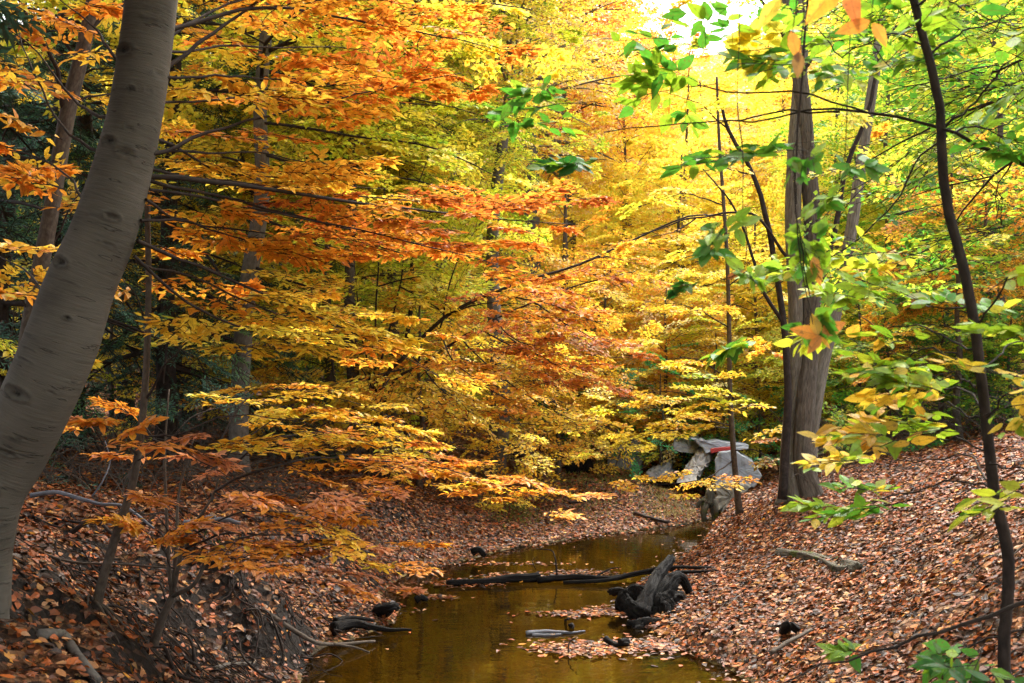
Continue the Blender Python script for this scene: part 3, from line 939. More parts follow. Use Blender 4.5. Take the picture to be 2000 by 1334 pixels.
bw.build('branches', M['dark_bark'], root); lf.build('crown', 'near', M['leaf'], root, curl=.25, width=.86)

b = onground(302, 6.6)
root = empty('forked_beech_sapling', b, 'small forked sapling low on the left bank, flat salmon and orange sprays over the creek', 'tree')
W = Wood()
W.tube(smooth_path([b] + seen([(303, 1250, 6.6), (318, 1205, 6.6), (336, 1165, 6.6)]), 14), np.linspace(.032, .022, 14), 9, .1, flare=(.6, .06, 3))
fork = P(336, 1165, 6.6)
for pts in [[(350, 1100, 6.6), (362, 1050, 6.6), (420, 960, 6.7), (430, 880, 6.8)], [(380, 1140, 6.5), (408, 1085, 6.5), (440, 1060, 6.4), (520, 1040, 6.5)], [(330, 1110, 6.6), (325, 1000, 6.7), (322, 880, 6.8), (330, 760, 6.9)], [(345, 1060, 6.7), (350, 960, 6.9), (380, 850, 7)]]:
    q = smooth_path([fork] + seen(pts), 18)
    W.tube(q, np.linspace(.016, .005, 18), 6, .1)
W.build('trunk', M['bark'], root)
lf = Leaves(); bw = Wood()
hero([(350, 1080, 6.6), (430, 1040, 6.3), (520, 1045, 6.2), (640, 1060, 6.6), (790, 1095, 7.2)], .009, 'orange', .55, 4, .15, flat=.10, tilt=.07)
hero([(360, 1060, 6.6), (460, 1000, 6.2), (560, 1000, 6.2), (700, 1040, 6.6)], .007, 'salmon', .5, 3.6, .2, flat=.10, tilt=.07)
hero([(420, 960, 6.7), (520, 920, 6.4), (620, 900, 6.7), (760, 905, 7.3), (900, 925, 8.0), (1120, 988, 9.0)], .010, 'orange', .55, 4.6, .2, flat=.10, tilt=.07)
hero([(425, 930, 6.7), (520, 860, 6.7), (640, 850, 7.2), (780, 885, 7.8), (900, 915, 8.4)], .009, 'orange2', .5, 4.0, .2, flat=.10, tilt=.07)
hero([(380, 900, 6.9), (330, 870, 6.5), (260, 850, 6.2), (170, 850, 6.0)], .006, 'salmon', .4, 3.6, .2, flat=.11)
hero([(420, 880, 6.9), (480, 780, 7.2), (570, 760, 7.6), (700, 790, 8.2), (820, 850, 8.8)], .008, 'orangemix', .55, 3.8, .2, flat=.12, tilt=.09)
hero([(340, 1110, 6.6), (300, 1060, 6.3), (280, 1030, 6.2)], .005, 'orange', .35, 3, .3)
for pts, pal in [([(430, 880, 6.8), (520, 900, 6.9), (650, 930, 7.3), (800, 930, 8.0), (960, 960, 8.8)], 'orange'), ([(425, 900, 6.7), (500, 960, 6.6), (620, 980, 6.8), (740, 990, 7.2)], 'salmon'),
                 ([(420, 960, 6.7), (520, 1000, 6.5), (620, 1030, 6.6), (740, 1070, 7.0)], 'orange2'), ([(440, 1060, 6.4), (540, 1070, 6.4), (660, 1100, 6.6), (780, 1120, 7.0)], 'salmon'),
                 ([(430, 900, 6.8), (540, 820, 7.2), (680, 830, 7.8), (820, 870, 8.6)], 'orangemix'), ([(325, 860, 6.8), (400, 800, 7), (500, 790, 7.4), (620, 800, 8)], 'orangemix'), ([(322, 880, 6.8), (240, 800, 6.8), (170, 790, 6.8)], 'orange'),
                 ([(420, 930, 6.7), (360, 920, 6.3), (300, 930, 6.0)], 'salmon'), ([(345, 1060, 6.7), (300, 1010, 6.5), (250, 1000, 6.4)], 'orange')]:
    hero(pts, .005, pal, .42, 3.4, .25, lsize=.072, flat=.12, tilt=.12, thin=.15)
hero([(408, 1085, 6.5), (470, 1090, 6.1), (560, 1110, 6.0), (640, 1130, 6.2)], .005, 'salmon', .36, 3.5, .3, flat=.11)
bw.build('branches', M['dark_bark'], root); lf.build('crown', 'near', M['leaf'], root, curl=.25, width=.86)

# ---- second left trunk --------------------------------------------------------
b = onground(20, 9.0)
root, pth, rd = make_tree('grey_branching_tree', 'slender grey tree with a Y fork behind the big leaning trunk', 'tree', b,
                          [b] + seen([(35, 800, 9), (58, 640, 9), (95, 440, 9), (130, 230, 9), (168, 70, 9), (190, -60, 9), (220, -400, 9)]), .088, .05, 'bark', 14, rings=40)
lf = Leaves(); bw = Wood()
hero([(128, 225, 9), (110, 130, 8.8), (60, 40, 8.6), (10, -40, 8.4)], .03, 'orange', .6, 1.6, .3)
hero([(150, 150, 9), (150, 120, 9), (118, 60, 9), (120, 25, 9), (165, 22, 9)], .025, 'orange2', .3, 1.0, .8)
hero([(180, 50, 9), (235, 10, 9.2), (300, -50, 9.4)], .03, 'orange', .5, 2, .2)
hero([(130, 225, 9), (180, 190, 9.1), (245, 180, 9.4), (300, 200, 9.6)], .015, 'orange2', .5, 2, .3)
hero([(98, 380, 9), (50, 330, 8.8), (0, 300, 8.6)], .014, 'orange2', .5, 2, .2)
hero([(75, 540, 9), (140, 400, 9.1), (200, 350, 9.4)], .012, 'orangemix', .5, 2, .3)
hero([(60, 620, 9), (20, 560, 8.8), (-30, 540, 8.6)], .012, 'amber', .5, 2.4, .2)
hero([(50, 690, 9), (10, 690, 8.8), (-40, 720, 8.7)], .012, 'lemon', .5, 2.6, .2)
hero([(45, 720, 9), (90, 690, 9.2), (140, 700, 9.4)], .008, 'gold', .4, 2.6, .2)
hero([(40, 760, 9), (10, 790, 8.8), (-30, 830, 8.7)], .012, 'lemon', .5, 2.6, .2)
bw.build('branches', M['dark_bark'], root); lf.build('crown', 'near', M['leaf'], root, curl=.25, width=.86)

# ---- grey trunk left of the middle ------------------------------------------
b = onground(470, 13)
root, pth, rd = make_tree('grey_maple', 'tall straight grey trunk rising between the orange sprays left of the middle', 'tree', b,
                          [b] + seen([(466, 880, 13), (470, 740, 13), (484, 560, 13), (512, 380, 13), (508, 200, 13), (522, 30, 13), (535, -300, 13), (560, -700, 13), (570, -1200, 13)]), .14, .05, 'grey_bark', 16, rings=50, wob=.05)
lf = Leaves(); bw = Wood()
tree_crown(pth, rd, lf, bw, R=4.2, cb=.55, nlimb=30, pal='yellow', kind='far', lsize=.12, slen=1.0, per_m=2.2, elev=(.3, .9), twig_r=0)
for k, (pts, pal) in enumerate([
    ([(510, 300, 13), (640, 330, 12.4), (800, 350, 12), (950, 400, 11.8)], 'gold'),
    ([(508, 180, 13), (640, 150, 12.6), (800, 190, 12.2), (960, 230, 12)], 'lemon'),
    ([(515, 100, 13), (660, 60, 12.6), (820, 60, 12.2), (980, 110, 12)], 'lemon'),
    ([(520, 20, 13), (640, -40, 12.6), (860, -20, 12.2)], 'yellow'),
    ([(500, 420, 13), (640, 470, 12.5), (800, 500, 12)], 'lemon'),
    ([(510, 240, 13), (660, 260, 12.2), (840, 290, 11.6), (980, 350, 11.4)], 'limey'),
    ([(500, 330, 13), (420, 300, 12.4), (330, 320, 12)], 'orangemix'),
    ([(512, 200, 13), (430, 150, 12.4), (340, 160, 12)], 'orangemix'),
    ([(520, 60, 13), (440, 0, 12.4), (360, 20, 12)], 'orange2'),
    ([(490, 520, 13), (600, 560, 12.5), (720, 600, 12)], 'orangemix'),
    ([(480, 620, 13), (420, 600, 12.4), (330, 640, 12)], 'gold'),
]):
    hero(pts, .022, pal, .85, 3.2, .15, lsize=.10, flat=.25, tilt=.12, twig_r=.003)
bw.build('branches', M['dark_bark'], root); lf.build('crown', 'far', M['leaf'], root, width=1.15)

# ---- multi-stem shrub tree in the centre, long branch to upper right -------------
b = onground(735, 14.6)
root = empty('spreading_beech', b, 'spreading beech whose long dark stems fan out to the upper right, leaves yellow to rust', 'tree')
W = Wood(); lf = Leaves(); bw = Wood()
for pts, r in [([(742, 760, 14.6), (790, 700, 14.3), (880, 610, 14.1), (990, 560, 14.1), (1120, 520, 14.1), (1230, 470, 14.3), (1340, 425, 14.5), (1420, 420, 14.7)], .05),
               ([(760, 760, 14.6), (830, 710, 14.4), (930, 640, 14.2), (1040, 590, 14.1), (1150, 550, 14.1), (1240, 530, 14.1)], .035),
               ([(730, 740, 14.7), (735, 600, 14.8), (745, 420, 14.9), (760, 260, 15.1)], .03),
               ([(738, 740, 14.7), (780, 560, 14.7), (800, 420, 14.8), (835, 300, 15.0)], .028),
               ([(725, 760, 14.6), (700, 600, 14.6), (690, 470, 14.6)], .025),
               ([(735, 780, 14.6), (690, 700, 14.3), (640, 620, 14.1)], .02)]:
    q = wobble(smooth_path([b + [rng.normal(0, .14), rng.normal(0, .12), 0]] + seen(pts), 26), .012)
    W.tube(q, np.linspace(r * .72, r * .2, 26), 7, .08, seed=7)
W.build('trunk', M['dark_bark'], root)
for pts, pal in [([(880, 610, 14.1), (960, 590, 13.7), (1060, 600, 13.4)], 'rust'), ([(990, 560, 14.1), (1080, 540, 13.8), (1180, 560, 13.5)], 'rust'),
                 ([(930, 640, 14.1), (1010, 680, 13.6), (1100, 720, 13.3)], 'rust'), ([(1040, 590, 14.1), (1120, 640, 13.6), (1220, 690, 13.3)], 'redor'),
                 ([(900, 660, 14.1), (980, 740, 13.5), (1080, 800, 13.1), (1160, 830, 12.9)], 'orangemix'), ([(960, 640, 14.1), (1060, 700, 13.7), (1180, 760, 13.3)], 'rust'),
                 ([(860, 640, 14.1), (900, 500, 14.3), (980, 460, 14.5)], 'lemon'), ([(800, 690, 14.1), (860, 760, 13.6), (960, 830, 13.3)], 'orangemix'),
                 ([(745, 420, 14.9), (820, 420, 14.5), (900, 460, 14.1)], 'lemon'), ([(735, 560, 14.8), (820, 540, 14.5), (900, 560, 14.1)], 'lemon'),
                 ([(780, 560, 14.7), (840, 590, 14.1), (900, 640, 13.9)], 'gold'), ([(740, 660, 14.7), (670, 640, 14.1), (590, 660, 13.7)], 'orangemix'),
                 ([(700, 600, 14.6), (640, 560, 14.1), (560, 560, 13.7)], 'lemon'), ([(690, 520, 14.6), (620, 480, 14.1), (540, 470, 13.9)], 'lemon'),
                 ([(800, 440, 14.8), (880, 400, 14.5), (960, 420, 14.1)], 'limey'), ([(790, 720, 14.1), (700, 740, 13.6), (610, 760, 13.1)], 'orangemix'),
                 ([(760, 740, 14.4), (740, 800, 13.7), (800, 850, 13.3)], 'orangemix'), ([(960, 600, 14.0), (1000, 660, 13.2), (1080, 680, 12.8)], 'rust'), ([(1000, 580, 14.0), (1090, 600, 13.0), (1190, 640, 12.6)], 'orange'), ([(860, 660, 14.2), (900, 720, 13.2), (1000, 790, 12.6)], 'orange'), ([(1120, 520, 14.1), (1180, 500, 13.9), (1260, 520, 13.7)], 'amber')]:
    hero(pts, .014, pal, .8, 4.2, .1, lsize=.092, flat=.28, tilt=.14, twig_r=.003)
bw.build('branches', M['dark_bark'], root); lf.build('crown', 'far', M['leaf'], root, width=1.15)

# ---- the triple-stemmed tree on the right bank --------------------------------
b = onground(1568, 13.0, -.1)
root = empty('triple_stemmed_tree', b, 'tall furrowed tree with three close stems standing on the leafy right bank beside the culvert', 'tree')
W = Wood()
W.tube(smooth_path([b + [-.15, 0, 0]] + seen([(1543, 900, 13), (1551, 800, 13), (1555, 700, 13), (1556, 600, 13), (1549, 440, 13), (1553, 310, 13), (1562, 160, 13.1), (1566, 0, 13.2), (1560, -300, 13.4)]), 120), np.interp(np.arange(120), [0, 14, 50, 119], [.15, .125, .105, .08]), 40, .05, rough=.02, groove=.16, seed=1, flare=(.75, .22, 5))
W.build('pale_stem', M['furrow'], root)
W = Wood()
W.tube(smooth_path([b + [.06, -.08, 0]] + seen([(1567, 900, 12.9), (1572, 800, 12.9), (1579, 700, 12.95), (1586, 600, 12.95), (1586, 440, 13), (1578, 330, 13), (1567, 200, 13), (1552, 80, 13.1), (1530, -20, 13.2), (1500, -300, 13.2)]), 120), np.interp(np.arange(120), [0, 14, 50, 119], [.15, .125, .108, .075]), 40, .06, rough=.02, groove=.18, seed=4, flare=(.45, .2, 4))
W.build('dark_stem', M['furrow_dark'], root)
W = Wood()
W.tube(smooth_path([b + [.12, .15, 0]] + seen([(1582, 880, 13.1), (1594, 780, 13.1), (1608, 700, 13.2), (1634, 600, 13.3), (1664, 440, 13.4), (1686, 290, 13.5), (1712, 120, 13.6), (1735, -20, 13.8), (1790, -300, 14)]), 90), np.interp(np.arange(90), [0, 15, 89], [.11, .088, .06]), 26, .06, rough=.02, groove=.12, seed=6)
W.build('leaning_stem', M['furrow'], root)
W = Wood()
for pts, r0, r1 in [([(1528, 975, 12.75), (1534, 890, 12.8), (1538, 800, 12.8), (1535, 680, 12.8), (1520, 560, 12.8), (1500, 440, 12.8), (1470, 340, 12.8), (1420, 250, 12.9), (1405, 200, 12.9)], .062, .018),
                    ([(1535, 640, 12.8), (1490, 570, 12.8), (1465, 490, 12.8), (1430, 400, 12.8), (1370, 330, 12.8)], .03, .008),
                    ([(1600, 560, 12.9), (1625, 470, 12.8), (1650, 340, 12.8), (1690, 230, 12.8), (1720, 100, 12.8), (1770, 20, 12.8)], .045, .015),
                    ([(1562, 150, 13), (1600, 90, 13), (1640, 60, 13), (1700, 0, 13)], .03, .012),
                    ([(1535, 500, 12.8), (1470, 420, 12.6), (1360, 425, 12.5), (1250, 460, 12.4)], .022, .006),
                    ([(1548, 100, 13), (1500, 20, 13), (1440, -60, 13)], .035, .015)]:
    W.tube(wobble(smooth_path(seen(pts), 24), .012), np.linspace(r0, r1, 24), 7, .08, seed=9)
lf = Leaves()
for pts, pal in [([(1420, 250, 12.9), (1360, 200, 12.7), (1290, 180, 12.5)], 'lemon'), ([(1470, 340, 12.8), (1400, 330, 12.4), (1320, 350, 12.2)], 'gold'),
                 ([(1700, 140, 13.2), (1800, 90, 13), (1900, 60, 13)], 'greenyellow'), ([(1690, 230, 13), (1780, 210, 12.8), (1880, 230, 12.6)], 'greenyellow'),
                 ([(1560, 20, 13), (1480, 40, 12.6), (1400, 90, 12.4)], 'lemon'), ([(1500, 20, 13), (1430, 0, 12.8), (1360, 10, 12.6)], 'yellow'),
                 ([(1640, 60, 13), (1620, 120, 12.6), (1650, 200, 12.3)], 'limey'), ([(1360, 425, 12.5), (1320, 450, 12.3), (1240, 470, 12)], 'gold')]:
    hero(pts, .012, pal, .6, 2.2, .2, lsize=.085, bw_=W, thin=.25)
W.build('branches', M['dark_bark'], root)
lf.build('crown', 'far', M['leaf'], root, width=1.1)

# ---- slim sapling in front of the culvert ---------------------------------------
b = onground(1442, 14.6)
root, pth, rd = make_tree('slim_beech', 'slim straight young beech in front of the white culvert wall, hung with gold leaves', 'tree', b,
                          [b] + seen([(1434, 900, 14.6), (1426, 780, 14.6), (1424, 640, 14.6), (1420, 500, 14.6), (1412, 380, 14.7), (1404, 260, 14.8), (1400, 150, 14.8)]), .046, .018, 'bark', 10, rings=40, wob=.08)
lf = Leaves(); bw = Wood()
for pts, pal in [([(1428, 836, 14.6), (1350, 835, 14), (1270, 850, 13.6), (1180, 880, 13.4)], 'gold'), ([(1428, 830, 14.6), (1370, 820, 14.2), (1300, 830, 13.8), (1230, 850, 13.6)], 'yellow'),
                 ([(1430, 900, 14.6), (1390, 930, 14), (1330, 945, 13.6), (1260, 945, 13.4)], 'orange2'), ([(1426, 790, 14.6), (1350, 770, 14.2), (1250, 770, 13.8), (1160, 800, 13.5)], 'gold'),
                 ([(1425, 740, 14.6), (1350, 700, 14.2), (1280, 710, 14)], 'gold'), ([(1426, 800, 14.6), (1480, 790, 14.2), (1530, 830, 14)], 'gold'), ([(1432, 880, 14.6), (1480, 880, 14.2), (1540, 910, 14)], 'brownish'),
                 ([(1424, 640, 14.6), (1350, 600, 14.2), (1260, 590, 14)], 'gold'), ([(1422, 560, 14.6), (1480, 520, 14.4), (1520, 560, 14.2)], 'gold'), ([(1420, 500, 14.6), (1340, 500, 14.4), (1280, 540, 14.2)], 'yellow'),
                 ([(1424, 690, 14.6), (1470, 660, 14.3), (1510, 700, 14.2)], 'amber'), ([(1412, 400, 14.7), (1340, 380, 14.4), (1260, 400, 14.2)], 'yellow'), ([(1432, 780, 14.6), (1400, 740, 14.2), (1350, 740, 14)], 'lemon')]:
    hero(pts, .012, pal, .6, 3.6, .12, lsize=.082, flat=.3, tilt=.12)
bw.build('branches', M['dark_bark'], root); lf.build('crown', 'far', M['leaf'], root, width=1.1)

# ---- near sapling at the right with green leaves -----------------------------------
b = onground(1962, 3.6)
b = np.array([P(1962, 1300, 3.2)[0], 3.2, hgt(P(1962, 1300, 3.2)[0], 3.2) - .05])
root = empty('near_chestnut_sapling', b, 'thin dark crooked sapling close by at the right, with large green and yellow toothed leaves', 'tree')
W = Wood()
stem = [(1962, 1334, 3.2), (1966, 1200, 3.2), (1968, 1080, 3.2), (1945, 980, 3.2), (1930, 860, 3.2), (1908, 680, 3.2), (1880, 520, 3.2), (1850, 400, 3.2), (1838, 290, 3.2), (1835, 210, 3.2), (1808, 90, 3.2), (1780, -20, 3.2), (1740, -200, 3.2), (1720, -500, 3.3)]
sp = wobble(smooth_path([b] + seen(stem), 90), .0018)
W.tube(sp, np.interp(np.arange(90), [0, 8, 89], [.024, .0175, .0135]), 16, .14, rough=.05, groove=.12, seed=3)
W.build('trunk', M['dark_bark'], root)
lf = Leaves(); bw = Wood()
nk = dict(kind='coarse', lsize=.078, flat=.36, tilt=.22, zj=.25, twig_r=.0014, thin=.22)
hero([(2060, 350, 3.3), (1950, 305, 3.3), (1850, 262, 3.3), (1720, 228, 3.35), (1600, 215, 3.4), (1480, 235, 3.45), (1400, 240, 3.5)], .008, 'nearGreen', 0.60, 1.8, .45, **nk)
hero([(1700, 222, 3.35), (1580, 180, 3.4), (1440, 175, 3.5), (1300, 165, 3.6), (1150, 160, 3.7)], .004, 'nearGreen', 0.53, 2.5, .15, **nk)
hero([(1640, 218, 3.4), (1500, 228, 3.5), (1380, 245, 3.6), (1180, 268, 3.7)], .004, 'nearGreen', 0.49, 2.8, .15, **nk)
hero([(1850, 265, 3.3), (1780, 330, 3.4), (1720, 430, 3.5), (1620, 500, 3.6), (1480, 590, 3.7)], .004, 'greenyellow', 0.35, 0.7, .5, **nk)
hero([(1836, 260, 3.25), (1920, 180, 3.2), (2020, 90, 3.1)], .005, 'nearGreen', 0.56, 2.2, .15, **nk)
hero([(1812, 110, 3.2), (1880, 60, 3.2), (1980, 20, 3.1)], .005, 'nearGreen', 0.63, 2.4, .15, **nk)
hero([(1808, 90, 3.2), (1740, 60, 3.3), (1660, 100, 3.4), (1580, 60, 3.4)], .004, 'greenyellow', 0.49, 2.2, .15, **nk)
hero([(1825, 160, 3.2), (1890, 130, 3.4), (1980, 120, 3.5)], .004, 'greenyellow', .55, 3.2, .1, **nk)
hero([(1800, 50, 3.2), (1880, 10, 3.5), (2000, 60, 3.7)], .004, 'nearGreen', .6, 3.2, .1, **nk)
hero([(1790, 10, 3.2), (1860, -30, 3.1), (1960, -20, 3.0)], .005, 'nearGreen', 0.63, 2.2, .1, **nk)
hero([(1838, 250, 3.2), (1900, 250, 3.1), (1990, 230, 3.0)], .004, 'nearGreen', 0.42, 1.9, .2, **nk)
nl = dict(nk, lsize=.072, thin=.30, zj=.30)
for pts in [[(1908, 680, 3.2), (1840, 650, 3.4), (1760, 640, 3.6), (1680, 620, 3.8)], [(1915, 720, 3.2), (1840, 700, 3.3), (1760, 705, 3.5), (1660, 720, 3.7)],
            [(1925, 840, 3.2), (1860, 800, 3.3), (1800, 780, 3.5)], [(1930, 880, 3.2), (1860, 860, 3.3), (1780, 870, 3.5), (1690, 890, 3.7)],
            [(1942, 960, 3.2), (1870, 940, 3.3), (1800, 950, 3.5), (1720, 965, 3.7), (1650, 975, 3.8)], [(1925, 820, 3.2), (1960, 780, 3.1), (2010, 780, 3)],
            [(1935, 900, 3.2), (1980, 900, 3.1), (2030, 930, 3)], [(1920, 800, 3.2), (1860, 760, 3.5), (1780, 740, 3.8), (1700, 760, 4.0)], [(1940, 940, 3.2), (1880, 890, 3.6), (1780, 900, 3.9), (1700, 880, 4.1)], [(1915, 720, 3.2), (1960, 690, 3.4), (2020, 660, 3.5)], [(1895, 600, 3.2), (1830, 600, 3.5), (1740, 590, 3.9)], [(1900, 640, 3.2), (1960, 560, 3.1), (2020, 500, 3.0)], [(1905, 760, 3.2), (1870, 740, 3.1), (1830, 745, 3.1)]]:
    hero(pts, .004, 'nearLime', .42, 3.4, .15, **nl)
bw.build('branches', M['dark_bark'], root); lf.build('crown', 'near', M['green_leaf'], root)

# twig with hanging leaves crossing the triple tree and orange leaves at the top edge
root = empty('overhanging_twig', P(1600, -420, 2.6), 'thin hanging twig with green leaves and an orange cluster before the triple stems', 'branch')
lf = Leaves(); bw = Wood()
bw.tube(wobble(smooth_path(seen([(1600, -420, 2.6), (1570, 100, 2.6), (1555, 300, 2.6), (1560, 480, 2.6), (1590, 650, 2.6)]), 30), .003), np.linspace(.004, .0012, 30), 5)
for pts, pal, L_ in [([(1556, 270, 2.6), (1550, 330, 2.6), (1556, 400, 2.62)], 'nearGreen', .12), ([(1560, 440, 2.6), (1570, 510, 2.6), (1580, 580, 2.62)], 'nearGreen', .12),
                     ([(1450, 420, 2.6), (1430, 450, 2.6), (1400, 470, 2.6)], 'nearGreen', .08), ([(1455, 520, 2.6), (1430, 540, 2.6), (1370, 560, 2.6)], 'nearGreen', .08), ([(1650, 300, 2.6), (1640, 345, 2.6), (1630, 360, 2.6)], 'nearGreen', .07)]:
    hero(pts, .0016, pal, L_ * 1.2, 6, .0, lsize=.054, kind='coarse', twig_r=.0009, flat=.4, tilt=.3, jit=.003, thin=.75)
for (x, y, a, s, pal) in [(1588, 500, -1.3, .08, 'amber'), (1600, 655, 2.9, .075, 'orange'), (1605, 650, .4, .07, 'orange'), (1598, 655, 1.8, .06, 'orange'), (1604, 655, -2.2, .06, 'orange'), (1604, 658, -.9, .04, 'orange'), (1420, 545, .5, .05, 'rust'),
                        (1525, -5, -2.2, .085, 'gold'), (1545, 60, -1.3, .07, 'amber'), (1640, -30, -2.3, .11, 'amber'), (1655, -30, -1.3, .10, 'orange'), (1700, 40, -2.8, .08, 'rust'), (1705, 45, -1.0, .06, 'rust'), (1560, 100, -1.6, .06, 'brownish')]:
    d = np.array([[math.cos(a), .1, math.sin(a)]])
    lf.add(P(x, y, 2.2 if y < 120 else 2.6)[None], d, np.array([[.1, -.9, .4]]) + rng.normal(0, .15, (1, 3)), np.array([s]), pick(pal, 1))
for (x0, y0, x1, y1, D) in [(1450, 415, 1455, 525, 2.6), (1440, 200, 1450, 420, 2.6), (1430, -300, 1440, 200, 2.6), (1660, -200, 1650, 330, 2.6), (1540, -200, 1532, 0, 2.2), (1640, -200, 1650, -20, 2.2), (1700, -200, 1702, 40, 2.2), (1545, -60, 1548, 65, 2.2), (1560, -60, 1562, 100, 2.2)]:
    q = wobble(smooth_path([P(x0, y0, D), (P(x0, y0, D) + P(x1, y1, D)) / 2 + [.01, 0, 0], P(x1, y1, D)], 10), .002)
    bw.tube(q, np.linspace(.002, .001, 10), 4)
bw.build('twig', M['dark_bark'], root); lf.build('leaves', 'near', M['green_leaf'], root)

# low branch in the bottom right corner
root = empty('low_green_branch', P(2080, 1160, 3.0), 'low dark branch with few green leaves, sweeping up from the bottom edge to the right', 'branch')
lf = Leaves(); bw = Wood()
hero([(2120, 1130, 3.0), (2000, 1178, 3.05), (1880, 1225, 3.1), (1760, 1262, 3.15), (1640, 1292, 3.2), (1480, 1345, 3.3)], .009, 'nearGreen', .26, 2.6, .25, **dict(nk, thin=.5, lsize=.074))
hero([(2000, 1230, 3.2), (1900, 1270, 3.3), (1820, 1300, 3.4), (1700, 1310, 3.4)], .004, 'nearGreen', .2, 2.4, .2, **dict(nk, thin=.5, lsize=.074))
bw.build('stem', M['dark_bark'], root); lf.build('leaves', 'near', M['green_leaf'], root)

# ================================================================== mid-distance trees
def top_z(py, D): return P(1000, py, D)[2]


def mid(px, D, pytop, R, pal, label, name='maple_tree', cb=.22, nl=26, kind='beech', lsize=.078, slen=.85, lean=0., tr=None, bark='bark', shape='oval', group='trees on the far side of the creek', per_m=4.0, thin=.14, cat='tree', pals=None, twig_r=.003, elev=(.05, .75), mat='leaf'):
    b = onground(px, D)
    H = top_z(pytop, D) - b[2]
    n = 7
    pts = [b]
    for k in range(1, n + 1):
        pts.append(b + [lean * (k / n) ** 1.3 + rng.normal(0, .07) * (H / 10), rng.normal(0, .08), H * k / n])
    tr = tr or .02 + H * .0095
    lods = 'needle' if kind == 'hemlock' else 'far'
    return make_tree(name, label, cat, b, pts, tr, tr * .25, bark, 9, group, mat, lods, 22, .08,
                     [dict(R=R, cb=cb, nlimb=nl, pal=pal, kind=kind, lsize=lsize, slen=slen, per_m=per_m, shape=shape, twig_r=twig_r, thin=thin, elev=elev)], width=1.15)


# hemlocks behind the left side
HK = dict(name='hemlock_tree', kind='hemlock', shape='cone', cb=.10, lsize=.075, slen=1.0, per_m=2.4, elev=(-.1, .35), bark='dark_bark', group='dark hemlocks', mat='needle', twig_r=.0045)
for (px, D, top, R, pal, lab) in [
    (-40, 12, -900, 2.6, 'hemlock', 'dark hemlock at the far left edge behind the slender grey forked tree'),
    (150, 15, -900, 3.0, 'hemlock', 'tall dark hemlock seen between the grey forked tree and the big leaning trunk'),
    (330, 14, -800, 2.5, 'hemgreen', 'dark green hemlock just right of the big leaning trunk'),
    (370, 21, -500, 3.0, 'hemlock', 'dark hemlock left of and behind the tall straight grey trunk'),
    (10, 19, -700, 3.4, 'hemgreen', 'green hemlock deep in the shade at the upper left corner'),
    (590, 27, 60, 3.6, 'hemgreen', 'bluish green hemlock peeking between orange leaves right of the tall grey trunk'),
    (250, 22, -600, 3.4, 'hemlock', 'blackish hemlock hidden behind the big leaning trunk'),
    (1830, 21, 700, 1.4, 'hemlock', 'small bluish hemlock among the yellow leaves behind the right bank'),
    (1960, 23, 640, 1.8, 'hemgreen', 'small dark hemlock at the right edge behind the near sapling'),
    (1130, 27, 690, 1.8, 'hemgreen', 'low green hemlock in the gap beneath the rust leaves near the middle'),
    (870, 30, 560, 2.2, 'hemgreen', 'dull green hemlock deep in the thicket left of the middle')]:
    hk = dict(HK)
    small = top > 300
    mid(px, D, top, R, pal, lab, nl=26 if small else 44, **hk)

# unseen trees added beside and behind the camera to shade the foreground
for (x, y, H, R, pal, kind, lab) in [(-5.2, 3.2, 13, 3.4, 'hemlock', 'hemlock', 'tall unseen hemlock added on the left bank to shade the big leaning trunk'),
                                     (-7.2, 7.4, 13, 3.2, 'hemlock', 'hemlock', 'unseen hemlock added beyond the left edge to shade the left bank'),
                                     (-3.2, -3.0, 14, 4.0, 'hemgreen', 'hemlock', 'unseen hemlock added behind the viewer on the left for shade'),
                                     (.8, -6.5, 14, 4.2, 'orangemix', 'far', 'unseen beech added behind the viewer over the creek to block sky light'),
                                     (5.6, -.5, 13, 3.8, 'greenyellow', 'far', 'unseen maple added beside the viewer to shade the right bank'),
                                     (-3.3, .6, 14, 3.6, 'hemlock', 'hemlock', 'unseen hemlock added close beside the viewer to darken the left bank'),
                                     (-9.5, 1.0, 14, 4.2, 'hemlock', 'hemlock', 'unseen hemlock added farther out on the left for shade')]:
    b = np.array([x, y, hgt(x, y) - .05]); hm = kind == 'hemlock'
    make_tree('hemlock_tree' if hm else 'beech_tree', lab, 'tree', b, [b, b + [.1, 0, H * .5], b + [0, .1, H]], .2, .04, 'dark_bark', 9, 'unseen trees added for shade', 'needle' if hm else 'leaf', 'needle' if hm else 'far', 20, .08,
              [dict(R=R, cb=.30, nlimb=46, pal=pal, kind=kind, lsize=.11, slen=1.1, per_m=2.4, shape='cone' if hm else 'oval', twig_r=0, elev=(-.05, .4))], width=1.6 if hm else 1.2)

